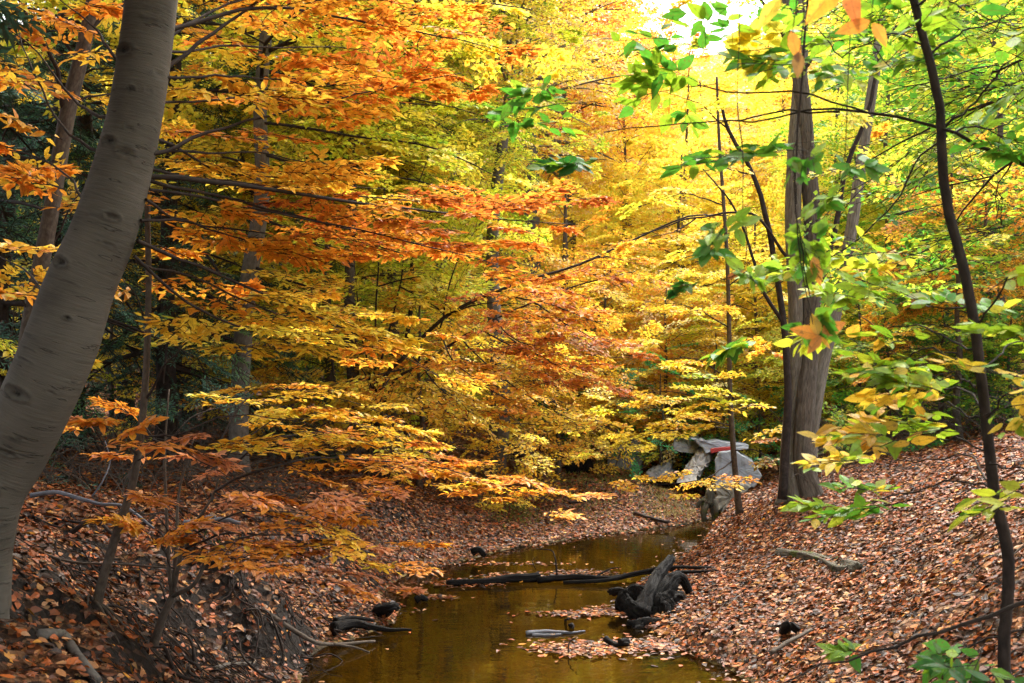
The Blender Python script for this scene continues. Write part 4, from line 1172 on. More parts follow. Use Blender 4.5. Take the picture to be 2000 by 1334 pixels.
MT = [
    # px, D, top, R, palette, label, extra
    (480, 16.5, -220, 2.6, 'yellow', 'clear yellow maple high between the grey forked tree and the orange sprays', dict(cb=.42, thin=.2)),
    (690, 15.5, -240, 2.5, 'lemon', 'yellow-green maple at the top edge left of the middle', dict(cb=.48, thin=.2)),
    (640, 17, -40, 2.6, 'lemon', 'lemon yellow maple in the thicket right of the tall grey trunk', {}),
    (760, 19, -120, 2.9, 'limey', 'lime green and yellow maple high behind the orange sprays', dict(cb=.3)),
    (870, 22, -160, 3.2, 'lemon', 'bright yellow maple with a grey trunk showing in the upper middle', dict(tr=.2, cb=.35, bark='grey_bark')),
    (560, 22, -150, 3.2, 'yellow', 'yellow maple behind the tall straight grey trunk', dict(cb=.3)),
    (965, 18, -220, 3.0, 'goldpeach', 'big grey tree with upswept forking limbs in the upper middle', dict(tr=.17, cb=.58, nl=30, bark='grey_bark', elev=(.6, 1.1), thin=.35, lean=.25)),
    (1045, 28, -260, 3.6, 'goldpeach', 'stout grey trunk half hidden under green and gold leaves in the middle', dict(tr=.32, cb=.45, bark='grey_bark', thin=.2)),
    (1120, 31, -260, 4.4, 'redor', 'tall orange-red oak crown beside the bright sky opening', dict(cb=.5, nl=40)),
    (1000, 33, -200, 4.2, 'redor', 'orange oak crown at the top edge left of the sky opening', dict(cb=.5, nl=36)),
    (1225, 30, 190, 3.6, 'gold', 'golden maple filling the space left of the three close stems', {}),
    (1330, 27, 300, 3.2, 'yellow', 'clear yellow maple straight above the culvert', {}),
    (1430, 32, 240, 3.8, 'goldpeach', 'pale gold maple glowing behind the slim young beech', {}),
    (1480, 24, 420, 2.2, 'gold', 'small golden maple between the slim young beech and the three close stems', {}),
    (1300, 22, 560, 2.0, 'goldpeach', 'low amber maple just behind the concrete culvert', dict(cb=.15)),
    (1180, 23, 500, 2.4, 'amber', 'amber maple left of the culvert with low branches', dict(cb=.15)),
    (1090, 20, 540, 1.9, 'orangemix', 'small orange and yellow maple above the dark bank in the middle', dict(cb=.15)),
    (1540, 34, 130, 4.0, 'gold', 'gold maple directly behind the three close stems', {}),
    (1640, 27, 160, 3.2, 'lemon', 'yellow maple between the close stems and the near sapling', {}),
    (1740, 24, 60, 3.0, 'greenyellow', 'green and yellow maple behind the near sapling', {}),
    (1850, 28, -60, 3.8, 'greenyellow', 'large green-yellow maple at the upper right', {}),
    (1960, 20, -40, 3.0, 'greenyellow', 'yellow-green maple at the upper right edge', {}),
    (1930, 17, 330, 2.2, 'amber', 'young tree with layered orange sprays at the right edge', dict(cb=.35)),
    (1870, 16, 300, 1.4, 'greenyellow', 'thin dark-stemmed young maple right of the leaning stem', dict(tr=.06, cb=.3, nl=18)),
    (2040, 24, 200, 3.0, 'green', 'green maple cut by the right edge', {}),
    (1790, 34, 200, 3.6, 'gold', 'yellow maple high on the slope at the upper right', {}),
    (1680, 21, 540, 1.9, 'lemon', 'low yellow-green maple right of the three close stems', dict(cb=.12)),
    (1790, 20, 600, 1.8, 'greenyellow', 'low bushy yellow-green maple behind the right bank', dict(cb=.1)),
    (800, 17.5, -260, 2.8, 'limey', 'slim maple with lime green sprays in the upper middle', dict(cb=.42, nl=30, bark='dark_bark', tr=.05)),
    (1730, 17.6, 620, 1.3, 'greenyellow', 'low light green sapling right behind the crest of the right bank', dict(cb=.1, nl=20, group='green understory beyond the right bank')),
    (1840, 17.0, 560, 1.4, 'green', 'green understory maple just left of the near sapling beyond the bank crest', dict(cb=.1, nl=22, group='green understory beyond the right bank')),
    (1975, 16.5, 600, 1.5, 'greenyellow', 'yellow-green understory maple at the right edge beyond the bank crest', dict(cb=.1, nl=22, group='green understory beyond the right bank')),
    (340, 15.5, 260, 1.9, 'gold', 'gold maple glowing in the dark gap right of the leaning trunk', dict(cb=.3, nl=22, thin=.2)),
    (2110, 7.2, -700, 2.5, 'greenyellow', 'green beech leaning in from the upper right corner with fine yellow-green sprays', dict(cb=.40, nl=30, thin=.40, name='beech_tree', bark='dark_bark', tr=.07, lsize=.07, group='trees on the right bank')),
    (820, 16, 560, 1.6, 'orangemix', 'small orange-yellow beech in the thicket above the leafy bar', dict(cb=.15)),
    (960, 17.5, 600, 1.7, 'orangemix', 'small yellow beech with drooping sprays over the dark bank', dict(cb=.2)),
    (650, 15, 620, 1.4, 'orangemix', 'low amber sapling beyond the brushy left bank', dict(cb=.2, nl=18)),
    (560, 18, 520, 1.7, 'gold', 'low gold sapling in front of the dark hemlocks', dict(cb=.2, nl=20)),
    (720, 24, 420, 2.4, 'limey', 'lime green understory maple in the gap left of the middle', dict(cb=.25)),
    (940, 29, 300, 3.0, 'lemon', 'yellow maple low behind the orange sprays in the middle', dict(cb=.2)),
    (1400, 21.5, 640, 1.5, 'lemon', 'small yellow-green bush tree behind the culvert wall', dict(cb=.1, nl=18)),
    (1560, 22, 600, 1.7, 'gold', 'low gold maple showing between the three stems', dict(cb=.1, nl=20)),
    (1290, 20.5, 730, .9, 'brightgreen', 'small bright green bush glowing above the culvert', dict(cb=.1, nl=18, name='green_shrub', cat='shrub')),
    (1480, 21, 790, 1.1, 'brightgreen', 'low cool green shrub between the slim beech and the close stems', dict(cb=.05, nl=16, name='green_shrub', cat='shrub')),
    (1130, 22.5, 830, 1.0, 'green', 'low green shrub on the dark bank left of the culvert', dict(cb=.05, nl=16, name='green_shrub', cat='shrub')),
    (400, 16, 560, 1.5, 'orangemix', 'small gold beech in the shade right of the leaning trunk', dict(cb=.2, nl=18)),
    (220, 17, 500, 1.6, 'gold', 'young yellow tree in the dark gap behind the leaning trunk', dict(cb=.3, nl=14)),
    (30, 13, 600, 1.3, 'lemon', 'low yellow sapling at the left edge behind the trunk', dict(cb=.2, nl=16)),
]
for (px, D, top, R, pal, lab, ex) in MT:
    ex = dict(ex)
    big = D > 22
    ex.setdefault('nl', 38 if big else 30)
    if big: ex.setdefault('lsize', .098); ex.setdefault('slen', 1.1); ex.setdefault('per_m', 3.4); ex.setdefault('kind', 'far'); ex['twig_r'] = 0
    mid(px, D, top, R, pal, lab, **ex)

# plain grey trunks seen between the leaves
for (px, D, top, lean, tr, lab) in [
    (1098, 24, 350, .1, .17, 'short visible grey trunk standing in the green gap beneath the rust leaves'),
    (1150, 26, 500, -.1, .10, 'thin dark trunk right of the short grey trunk in the green gap'),
    (640, 30, 300, .2, .16, 'dark trunk in the shaded gap left of the middle'),
    (690, 33, 250, 0, .18, 'second dark trunk in the shaded gap, further right'),
    (90, 14, -200, .2, .14, 'brown trunk in the gloom at the left edge behind the leaves'),
    (1320, 30, 100, .5, .12, 'thin leaning trunk in the golden background left of the slim beech'),
    (1925, 22, 300, -.9, .09, 'thin dark trunk leaning left in the green background at the right'),
    (760, 28, 380, .1, .13, 'dark trunk just right of the shaded gap')]:
    b = onground(px, D); H = top_z(top, D) - b[2]
    make_tree('slender_tree', lab, 'tree', b, [b, b + [lean * .3, 0, H * .35], b + [lean * .7, 0, H * .7], b + [lean, 0, H]], tr, tr * (.12 if top > -50 else .5), 'bark' if D > 20 else 'dark_bark', 10, 'plain trunks among the leaves',
              crowns=[dict(R=1.6, cb=.5, nlimb=8, pal='gold', kind='far', lsize=.11, slen=.8, per_m=1.2, twig_r=0)])

# ---- far woods: one mass ------------------------------------------------------
lf = Leaves(); W = Wood()


def top_limit(px):
    t = -120 - 60 * math.sin(px * .01)
    if 1215 < px < 1560:
        u = (px - 1215) / 345
        t = 90 + 60 * math.sin(px * .05) + 50 * math.sin(math.pi * u)
    return t


fr = np.random.default_rng(21)
for k in range(210):
    D = 37 + 75 * fr.random() ** 1.25
    px = fr.uniform(-250, 2250)
    x = (px - 1000) / F * D
    z = hgt(x, D)
    H = min(fr.uniform(10, 17), P(1000, top_limit(px), D)[2] - z)
    if H < 3: continue
    if px < 520: pal = fr.choice(['hemlock', 'hemgreen', 'orangemix', 'gold'])
    elif px < 950: pal = fr.choice(['lemon', 'gold', 'limey', 'redor', 'goldpeach'])
    elif px < 1300: pal = fr.choice(['redor', 'goldpeach', 'gold', 'orangemix'])
    elif px < 1650: pal = fr.choice(['goldpeach', 'gold', 'goldpeach', 'yellow'])
    else: pal = fr.choice(['greenyellow', 'gold', 'redor', 'green', 'lemon'])
    b = np.array([x, D, z - .1])
    path = smooth_path([b, b + [fr.normal(0, .3), 0, H * .5], b + [fr.normal(0, .5), 0, H]], 9)
    rad = np.linspace(.05 + .011 * H, .03, 9)
    W.tube(path, rad, 6, caps=False)
    nb = int(26 + H * 1.4)
    R = H * .24 + .8
    t = .15 + .85 * fr.random(nb * 4)
    az = fr.random(nb * 4) * 6.283
    rr = R * np.sqrt(fr.random(nb * 4)) * np.sin(np.pi * np.clip(.12 + .85 * t, 0, 1)) ** .6
    B = np.stack([path[(t * 8).astype(int), 0] + rr * np.cos(az) * .7, D + rr * np.sin(az) * .7, b[2] + t * H], -1)
    Dd = np.stack([np.cos(az), np.sin(az), fr.normal(0, .15, nb * 4)], -1)
    sc_ = 1 if D < 60 else 1.35
    put_sprays(B, Dd, fr.uniform(.9, 1.5, nb * 4) * sc_, lf, None, 'far', pal, .155 * sc_, .5, .35, thin=.25)
fw = empty('far_woods', (0, 60, 3), 'mass of gold, orange and green autumn woods rising on the far valley side', 'woods')
fw['kind'] = 'stuff'
W.build('trunks', M['bark'], fw); lf.build('foliage', 'far', M['leaf'], fw, width=1.3)
fw['kind'] = 'stuff'
for c in fw.children: c['kind'] = 'stuff'

# ================================================================== leaf litter
LC = {'litter': [(srgb(140, 80, 42), 5), (srgb(182, 132, 86), 2.6), (srgb(96, 56, 34), 5), (srgb(182, 100, 40), 3.2), (srgb(206, 160, 116), 1.1), (srgb(48, 32, 23), 5.0), (srgb(206, 150, 56), .7), (srgb(120, 96, 62), 1.4)]}
lc = np.array([c for c, w in LC['litter']]) * np.array([.76, .66, .56]); lw = np.array([w for c, w in LC['litter']]); lw /= lw.sum()


def scatter(n, y0, y1, smin, smax, spread=.62, xr=None, acc=None):
    y = np.sqrt(rng.uniform(y0 * y0, y1 * y1, n))
    x = rng.uniform(-1, 1, n) * (spread * y + .6)
    z, sd = hgt_sd(x, y)
    e = .04
    zx = hgt_sd(x + e, y)[0] - z; zy = hgt_sd(x, y + e)[0] - z
    nr = unit(np.stack([-zx / e, -zy / e, np.ones(n)], -1))
    # bare dark earth on steep parts and in drifts
    patch = np.sin(x * 1.7 + 2 * np.sin(y * .9)) * np.sin(y * 2.1 + x)
    pk = np.clip((nr[:, 2] - .5) / .3, .30, 1) * np.where(patch > .86, .35, 1)
    leftbank = (x < -1.2) & (y < 10.5) & (sd < 1.3)
    pk = pk * np.where(leftbank, .62, 1)
    ok = (sd > .015) & (rng.random(n) < pk)
    x, y, z, nr, sd = x[ok], y[ok], z[ok], nr[ok], sd[ok]
    m = len(x)
    az = rng.random(m) * 6.283
    d = np.stack([np.cos(az), np.sin(az), rng.normal(0, .25, m)], -1)
    d = d - nr * (d * nr).sum(1)[:, None] * .8
    nn = nr + rng.normal(0, .33, (m, 3))
    p = np.stack([x, y, z + rng.random(m) ** 2 * .035 + .006], -1) - d * .03
    c = lc[rng.choice(len(lc), m, p=lw)] * rng.uniform(.7, 1.15, (m, 1))
    return p, d, nn, rng.uniform(smin, smax, m), np.clip(c, 0, .85)


near_l, far_l, map_l = Leaves(), Leaves(), Leaves()
near_l.add(*scatter(85000, 3.0, 10.5, .028, .078))
map_l.add(*scatter(30000, 3.0, 14, .04, .08))
far_l.add(*scatter(200000, 10, 19, .034, .086))
far_l.add(*scatter(70000, 18, 36, .09, .15, .66))
far_l.add(*scatter(30000, 36, 75, .2, .36, .7))
lr = empty('leaf_litter', (0, 8, 0), 'brown and tan fallen leaves carpeting both banks of the creek', 'leaves')
lr['kind'] = 'stuff'
for nm, l, k in (('beech_leaves', near_l, 'near'), ('maple_leaves', map_l, 'maple'), ('distant_leaves', far_l, 'far')):
    o = l.build(nm, k, M['litter'], lr, curl=1.2, width=1.15); o['kind'] = 'stuff'

# leaves floating on the water near the shores
fl = Leaves()
n = 9000
y = rng.uniform(7.2, 17.5, n); x = rng.uniform(-2.6, 4.5, n)
sd = sdist(x, y)
nzv = np.sin(x * 4 + y * 2.2) * np.sin(y * 3.1 - x * 1.3)
ok = (sd < .02) & (rng.random(n) < np.exp(sd * 7) * (.35 + .65 * (nzv > 0)) + .004)
x, y = x[ok], y[ok]
ex = []
for (px, py, w, h, k) in [(900, 1140, 75, 8, 160), (1000, 1125, 60, 5, 90), (1130, 1122, 90, 7, 170), (1150, 1268, 120, 16, 330), (1150, 1200, 110, 6, 190), (1290, 1262, 90, 14, 260), (860, 1168, 35, 4, 40), (1250, 1160, 30, 12, 80), (1380, 1245, 60, 18, 160), (1190, 1192, 50, 8, 90), (800, 1158, 30, 6, 50), (1010, 1102, 140, 3, 60)]:
    g = np.array([G(px + a * w, py + b_ * h, 0)[:2] for a, b_ in rng.normal(0, .5, (int(k * 1.6), 2))]); ex.append(g)
ex = np.concatenate(ex); x = np.concatenate([x, ex[:, 0]]); y = np.concatenate([y, ex[:, 1]])
m = len(x); az = rng.random(m) * 6.283
fl.add(np.stack([x, y, np.full(m, .004) + rng.random(m) * .014], -1), np.stack([np.cos(az), np.sin(az), rng.normal(0, .06, m)], -1), np.array([[0, 0, 1.]]) + rng.normal(0, .13, (m, 3)), rng.uniform(.045, .085, m), np.clip(lc[rng.choice(len(lc), m, p=lw)] * rng.uniform(.7, 1.2, (m, 1)), 0, .85))
o = fl.build('floating_leaves', 'near', M['litter'], None, curl=.6, width=1.1)
tag(o, 'fallen leaves drifting in rafts on the amber creek water', 'leaves', kind='stuff')

# grass and small green herbs on the bar
ga = Leaves()
for (px, py, z, sx, sy, k, col) in [(1180, 925, .55, 120, 25, 1500, (128, 138, 62)), (1010, 1000, .28, 60, 14, 700, (120, 134, 60)), (1290, 985, .2, 50, 16, 900, (150, 142, 84)), (1150, 960, .4, 110, 22, 900, (132, 140, 74)), (930, 950, .55, 70, 14, 400, (84, 110, 60)),
                                  (1330, 1000, .1, 40, 10, 500, (170, 155, 105)), (430, 1030, 1.0, 70, 12, 160, (60, 84, 40)), (1230, 880, .9, 90, 20, 900, (90, 130, 70))]:
    q = np.array([G(px + a * sx, py + b_ * sy, z)[:2] for a, b_ in rng.normal(0, .5, (k, 2))])
    z_, sd = hgt_sd(q[:, 0], q[:, 1]); ok = sd > .05; q = q[ok]; z_ = z_[ok]; m = len(q)
    ga.add(np.stack([q[:, 0], q[:, 1], z_], -1), np.array([[0, 0, 1.]]) + rng.normal(0, .45, (m, 3)), rng.normal(0, 1, (m, 3)), rng.uniform(.035, .10, m), srgb(*col)[None] * rng.uniform(.6, 1.25, (m, 1)))
o = ga.build('grass', 'needle', M['leaf'], None)
tag(o, 'thin patches of dry and green grass growing through the fallen leaves', 'grass', kind='stuff')


# ================================================================== logs, stump, roots
def log_obj(name, label, cat, paths, mat, group=None, sides=12, wob=.12, rough=.1):
    W = Wood()
    for k, (pts, r0, r1) in enumerate(paths):
        n = max(12, len(pts) * 5)
        W.tube(wobble(smooth_path(pts, n), r0 * .12), np.linspace(r0, r1, n), max(sides, 20) if r0 > .03 else sides, wob, rough=rough * .5, groove=.35 if r0 > .03 else .1, seed=k + 2)
    o = W.build(name, M[mat]); return tag(o, label, cat, group)


def gp(px, py, z): return G(px, py, z)


log_obj('fallen_log', 'dark wet log lying across the creek, left half of the crossing debris', 'log',
        [([gp(872, 1140, .02), gp(950, 1136, .03), gp(1000, 1130, .045), gp(1054, 1128, .04)], .035, .055)], 'wet_wood')
log_obj('branch_jam', 'dark branches jammed across the creek between the long log and the black stump', 'branch',
        [([gp(1050, 1133, .03), gp(1120, 1126, .06), gp(1190, 1130, .05), gp(1260, 1118, .07), gp(1330, 1110, .15)], .035, .025),
         ([gp(1100, 1138, .02), gp(1180, 1134, .04), gp(1240, 1120, .10), gp(1310, 1108, .2), gp(1420, 1110, .24)], .025, .018),
         ([gp(1160, 1128, .04), gp(1190, 1112, .12), gp(1210, 1108, .14)], .012, .005),
         ([gp(1320, 1118, .2), gp(1380, 1116, .24), gp(1450, 1108, .3)], .022, .010)], 'wet_wood', sides=8)
log_obj('bent_twig', 'thin bent bare twig sticking up out of the creek at the log jam', 'twig',
        [([P(1088, 1124, 12.2), P(1084, 1090, 12.2), P(1076, 1075, 12.3), P(1048, 1072, 12.4)], .012, .006), ([P(1046, 1112, 12.4), P(1040, 1096, 12.4), P(1046, 1090, 12.4)], .006, .003)], 'dark_bark', sides=6)
log_obj('sunken_log', 'black half-sunken pointed log running out from the left bank', 'log',
        [([gp(650, 1228, .10), gp(690, 1218, .10), gp(740, 1226, .05), gp(804, 1232, .005)], .055, .010), ([gp(655, 1212, .16), gp(690, 1206, .14), gp(730, 1212, .09)], .03, .015)], 'wet_wood')
log_obj('black_stump', 'small black rotten stump at the water edge above the half-sunken log', 'stump',
        [([gp(726, 1212, .0), gp(735, 1200, .06), gp(745, 1190, .12), gp(764, 1186, .17), gp(774, 1184, .15)], .075, .035), ([gp(745, 1205, .02), gp(757, 1195, .08), gp(762, 1186, .13)], .06, .04)], 'wet_wood', wob=.25, rough=.3)
# root plate of the right bank
W = Wood(); r6 = np.random.default_rng(4)
c0 = gp(1275, 1195, .05)
for k in range(7):
    p = c0 + [r6.normal(0, .12), r6.normal(0, .09), -.1]
    pts = [p, p + [r6.normal(.02, .05), r6.normal(0, .05), .13], p + [r6.normal(.06, .07), r6.normal(.05, .06), .26 + r6.random() * .10]]
    W.tube(wobble(smooth_path(pts, 30), .008), np.interp(np.arange(30), [0, 12, 24, 29], [.13, .11, .06, .02]), 30, .35, rough=.14, groove=.5, seed=k)
for pts, r0, r1 in [([P(1252, 1205, 10.0), P(1268, 1165, 10.2), P(1285, 1125, 10.5), P(1310, 1092, 10.8)], .13, .05), ([P(1275, 1190, 10.1), P(1310, 1140, 10.3), P(1330, 1130, 10.4), P(1352, 1162, 10.4)], .085, .03),
                    ([P(1262, 1215, 10.0), P(1236, 1190, 10.0), P(1218, 1162, 10.1)], .085, .03), ([P(1250, 1165, 10.4), P(1215, 1155, 10.5), P(1192, 1156, 10.6)], .04, .03), ([P(1300, 1185, 10.1), P(1325, 1165, 10.2), P(1340, 1195, 10.2)], .07, .03),
                    ([P(1240, 1230, 9.8), P(1262, 1222, 9.8), P(1300, 1225, 9.8)], .10, .07)]:
    W.tube(wobble(smooth_path(pts, 30), .006), np.linspace(r0, r1, 30), 26, .3, rough=.12, groove=.45, seed=int(r0 * 100))
tag(W.build('uprooted_stump', M['wet_wood']), 'large gnarled black uprooted stump at the right water edge', 'stump')
log_obj('mossy_log', 'short weathered log with green moss lying on the fallen leaves of the right bank', 'log',
        [([gp(1522, 1080, .52), gp(1560, 1086, .56), gp(1610, 1100, .58), gp(1650, 1118, .60)], .050, .075), ([gp(1610, 1090, .60), gp(1650, 1100, .64), gp(1676, 1112, .66)], .04, .055)], 'moss_log', wob=.25, rough=.3)
log_obj('floating_plank', 'flat blue-grey piece of driftwood floating in the creek', 'driftwood',
        [([gp(1028, 1238, .005), gp(1070, 1234, .012), gp(1110, 1236, .012), gp(1142, 1233, .004)], .028, .008), ([gp(1040, 1241, .0), gp(1080, 1240, .01), gp(1100, 1238, .0)], .02, .01)], 'dead_grey', wob=.3)
log_obj('snag', 'small dark upright snag standing in the creek left of the black stump', 'stump',
        [([gp(1116, 1222, -.02), gp(1117, 1222, .06), gp(1114, 1222, .14)], .028, .02), ([gp(1104, 1212, 0), gp(1106, 1210, .05), gp(1112, 1208, .06)], .014, .01)], 'wet_wood', wob=.25, rough=.3)
log_obj('driftwood_stick', 'dark stick caught on the raft of leaves near the right shore', 'stick',
        [([gp(1182, 1246, .07), gp(1200, 1258, .03), gp(1228, 1258, .05)], .03, .02), ([gp(1210, 1252, .08), gp(1225, 1250, .06), gp(1226, 1258, .03)], .022, .018)], 'wet_wood')
log_obj('thin_stick', 'thin curved stick poking from the leaf raft in the lower creek', 'stick', [([gp(1110, 1275, .02), gp(1112, 1255, .1), gp(1128, 1243, .16)], .008, .004)], 'dark_bark', sides=5)
log_obj('bank_stick', 'thick bare stick lying on the right bank near the bottom edge', 'stick', [([gp(1506, 1276, .3), gp(1540, 1254, .35), gp(1585, 1230, .38)], .02, .014)], 'bark', sides=8)
log_obj('short_bank_log', 'short dark piece of wood on the right bank above the low green branch', 'stick', [([gp(1680, 1236, .46), gp(1710, 1230, .49), gp(1745, 1232, .5)], .025, .02)], 'bark', sides=8)
log_obj('dark_root', 'low dark root hump breaking the leaves near the right bottom', 'root', [([gp(1530, 1238, .25), gp(1540, 1222, .36), gp(1560, 1232, .32)], .04, .03)], 'wet_wood', sides=8)
log_obj('fallen_bough', 'long curved bough reaching from the left bank down to the water, with forked tip', 'branch',
        [([gp(510, 1190, .5), gp(560, 1222, .34), gp(610, 1252, .18), gp(650, 1258, .10), gp(732, 1252, .03)], .026, .012), ([gp(650, 1258, .1), gp(690, 1264, .05), gp(722, 1274, .0)], .014, .007)], 'bark', sides=8)
log_obj('bar_stick', 'dark stick lying at the far end of the leafy bar before the culvert', 'stick', [([gp(1240, 1003, .16), gp(1270, 1012, .13), gp(1305, 1020, .1)], .035, .025)], 'dark_bark', sides=8)
log_obj('bar_stone_log', 'small dark log on the bar behind the tips of the orange spray', 'log', [([gp(1112, 982, .36), gp(1130, 979, .38), gp(1150, 976, .38)], .03, .03)], 'dark_bark', sides=8)
log_obj('shore_stump', 'small dark chunk of wood at the left shore below the leafy bar', 'stump', [([gp(922, 1078, .12), gp(935, 1074, .15), gp(945, 1082, .08)], .05, .04)], 'wet_wood', wob=.3, rough=.3)
log_obj('water_chunk', 'small wet chunk of wood in the creek right of the small black stump', 'stick', [([gp(812, 1172, .03), gp(822, 1166, .06), gp(832, 1170, .03)], .035, .03)], 'wet_wood', wob=.3, rough=.3)
log_obj('hillside_log', 'pale fallen trunk slanting down the slope right of the three close stems', 'log', [(seen([(1608, 730, 22), (1640, 752, 22), (1668, 775, 22)]), .12, .17)], 'grey_bark')
log_obj('brush_pile', 'dark pile of broken trunks on the bank above the bar', 'log',
        [(seen([(1000, 880, 19.5), (1020, 866, 20), (1030, 858, 20.5)]), .09, .06), (seen([(992, 872, 19.5), (1010, 862, 20), (1026, 850, 20.5)]), .07, .05), (seen([(1010, 890, 19.3), (1060, 868, 20), (1070, 860, 20)]), .05, .03)], 'dark_bark')
log_obj('root_ball', 'round black root ball on the dark bank left of the grey pier', 'stump',
        [([P(1130, 930, 20.5), P(1128, 905, 20.5), P(1132, 885, 20.5)], .22, .15), ([P(1120, 925, 20.3), P(1115, 905, 20.4), P(1122, 890, 20.5)], .14, .1), ([P(1142, 925, 20.3), P(1146, 905, 20.4), P(1138, 890, 20.5)], .14, .08)], 'wet_wood', wob=.35, rough=.5)

# left-bank dead branches
for k, (label, pts, r0, r1, mt) in enumerate([
    ('pale bare branch arching over the leaves behind the leaning trunk', [(60, 968, 8.2), (110, 962, 8.2), (160, 975, 8.1), (200, 985, 8.0), (245, 990, 8), (300, 1032, 7.9)], .022, .010, 'dead_grey'),
    ('thin straight fallen branch lying across the left bank leaves', [(20, 1088, 6.9), (130, 1096, 6.9), (230, 1102, 6.9), (350, 1110, 6.9)], .012, .007, 'bark'),
    ('dark arched root-like branch on the left bank beside the slim sapling', [(140, 1040, 7.6), (165, 1022, 7.6), (190, 1018, 7.6), (212, 1036, 7.5), (225, 1048, 7.5)], .02, .014, 'dark_bark'),
    ('low dark branch running left from the slim sapling', [(30, 1026, 7.9), (90, 1024, 7.9), (150, 1020, 7.8), (170, 1018, 7.8)], .016, .01, 'dark_bark'),
    ('bleached crooked branch lying behind the forked sapling', [(360, 1022, 8.6), (400, 1018, 8.6), (440, 1015, 8.6), (470, 1022, 8.6)], .03, .018, 'dead_grey'),
    ('short bleached fork standing up behind the forked sapling', [(400, 1030, 8.5), (404, 1012, 8.5), (420, 1008, 8.5)], .02, .014, 'dead_grey'),
    ('pale twig rising behind the slim sapling', [(180, 970, 8.1), (200, 940, 8.1), (215, 900, 8.2), (205, 860, 8.2)], .008, .003, 'dead_grey')]):
    q = seen(pts)
    for p in q:
        if k != 6: p[2] = max(p[2], hgt(p[0], p[1]) + r1)
    log_obj('dead_branch', label, 'branch', [(q, r0, r1)], mt, 'dead branches on the left bank', sides=7)

# exposed roots down the steep left bank
r7 = np.random.default_rng(9)
rlab = ['thick bare root curling over the bottom left bank edge', 'short grey root stub poking out low on the left bank']
for k, (pts, r0, r1) in enumerate([([(80, 1240), (120, 1240), (140, 1265), (165, 1300), (190, 1330)], .03, .02), ([(415, 1308), (445, 1298), (495, 1297)], .02, .016)]):
    q = []
    for (a, b_) in pts:
        for D in np.linspace(4.5, 9, 90):
            p = P(a, b_, D)
            if p[2] < hgt(p[0], p[1]) + .03: break
        q.append(p)
    log_obj('bare_root', rlab[k], 'root', [(q, r0, r1)], 'grey_bark', 'bare roots on the left bank', sides=8)
W = Wood()
for k in range(420):
    px = r7.uniform(40, 720); py = r7.uniform(1060, 1330)
    x, y = G(px, py, .45)[:2]
    x += r7.normal(0, .1)
    z, sd = hgt_sd([x], [y])
    if sd[0] < .02 or sd[0] > 1.9: continue
    a = r7.uniform(-3.1, 1.9); ln = r7.uniform(.12, .6)
    pts = []
    for t in np.linspace(0, 1, 6):
        xx = x + math.cos(a) * ln * t; yy = y + math.sin(a) * ln * t
        zz = hgt(xx, yy); pts.append([xx, yy, max(zz, .0) + .02 + .09 * math.sin(t * 3.1) * r7.random()])
        a += r7.normal(0, .45)
    W.tube(smooth_path(pts, 12), np.linspace(.003 + .014 * r7.random() ** 3, .002, 12), 5, .1, seed=k)
tag(W.build('root_tangle', M['dark_bark']), 'dark tangle of hair roots and sticks covering the steep left bank', 'roots', kind='stuff')

# tangle of fallen twigs and dead stems on the far left bank
W = Wood(); r8 = np.random.default_rng(77)
for k in range(1500):
    px = r8.uniform(120, 900); D = r8.uniform(11.5, 19)
    if px > 620 and D < 15: continue
    b_ = onground(px, D, .01)
    if sdist(np.array([b_[0]]), np.array([D]))[0] < 1.2: continue
    q = limb_path(b_, r8.uniform(0, 6.28), r8.uniform(-.05, 1.2), r8.uniform(.3, 1.0), r8.uniform(.2, 1.6), 5)
    q[:, 2] = np.maximum(q[:, 2], b_[2] + .01)
    W.tube(q, np.linspace(r8.uniform(.003, .008), .002, 6), 3, caps=False)
tag(W.build('brush_tangle', M['bark']), 'brown tangle of dead twigs and stems on the shaded ground behind the left bank', 'brush', kind='stuff')

# twigs lying on the right bank and the bar
W = Wood(); r9 = np.random.default_rng(5)
for k in range(260):
    y = r9.uniform(4.5, 16); x = r9.uniform(-.2, 1) * (.55 * y)
    z, sd = hgt_sd([x], [y])
    if sd[0] < .1: continue
    a = r9.uniform(0, 6.28); ln = r9.uniform(.08, .5); q = []
    for t in np.linspace(0, 1, 5):
        xx = x + math.cos(a) * ln * t; yy = y + math.sin(a) * ln * t; q.append([xx, yy, hgt(xx, yy) + .03]); a += r9.normal(0, .3)
    W.tube(smooth_path(q, 8), np.linspace(r9.uniform(.002, .009), .0015, 8), 5, .1, seed=k)
tag(W.build('fallen_twigs', M['bark']), 'small dead twigs scattered over the fallen leaves of the right bank', 'twigs', kind='stuff')

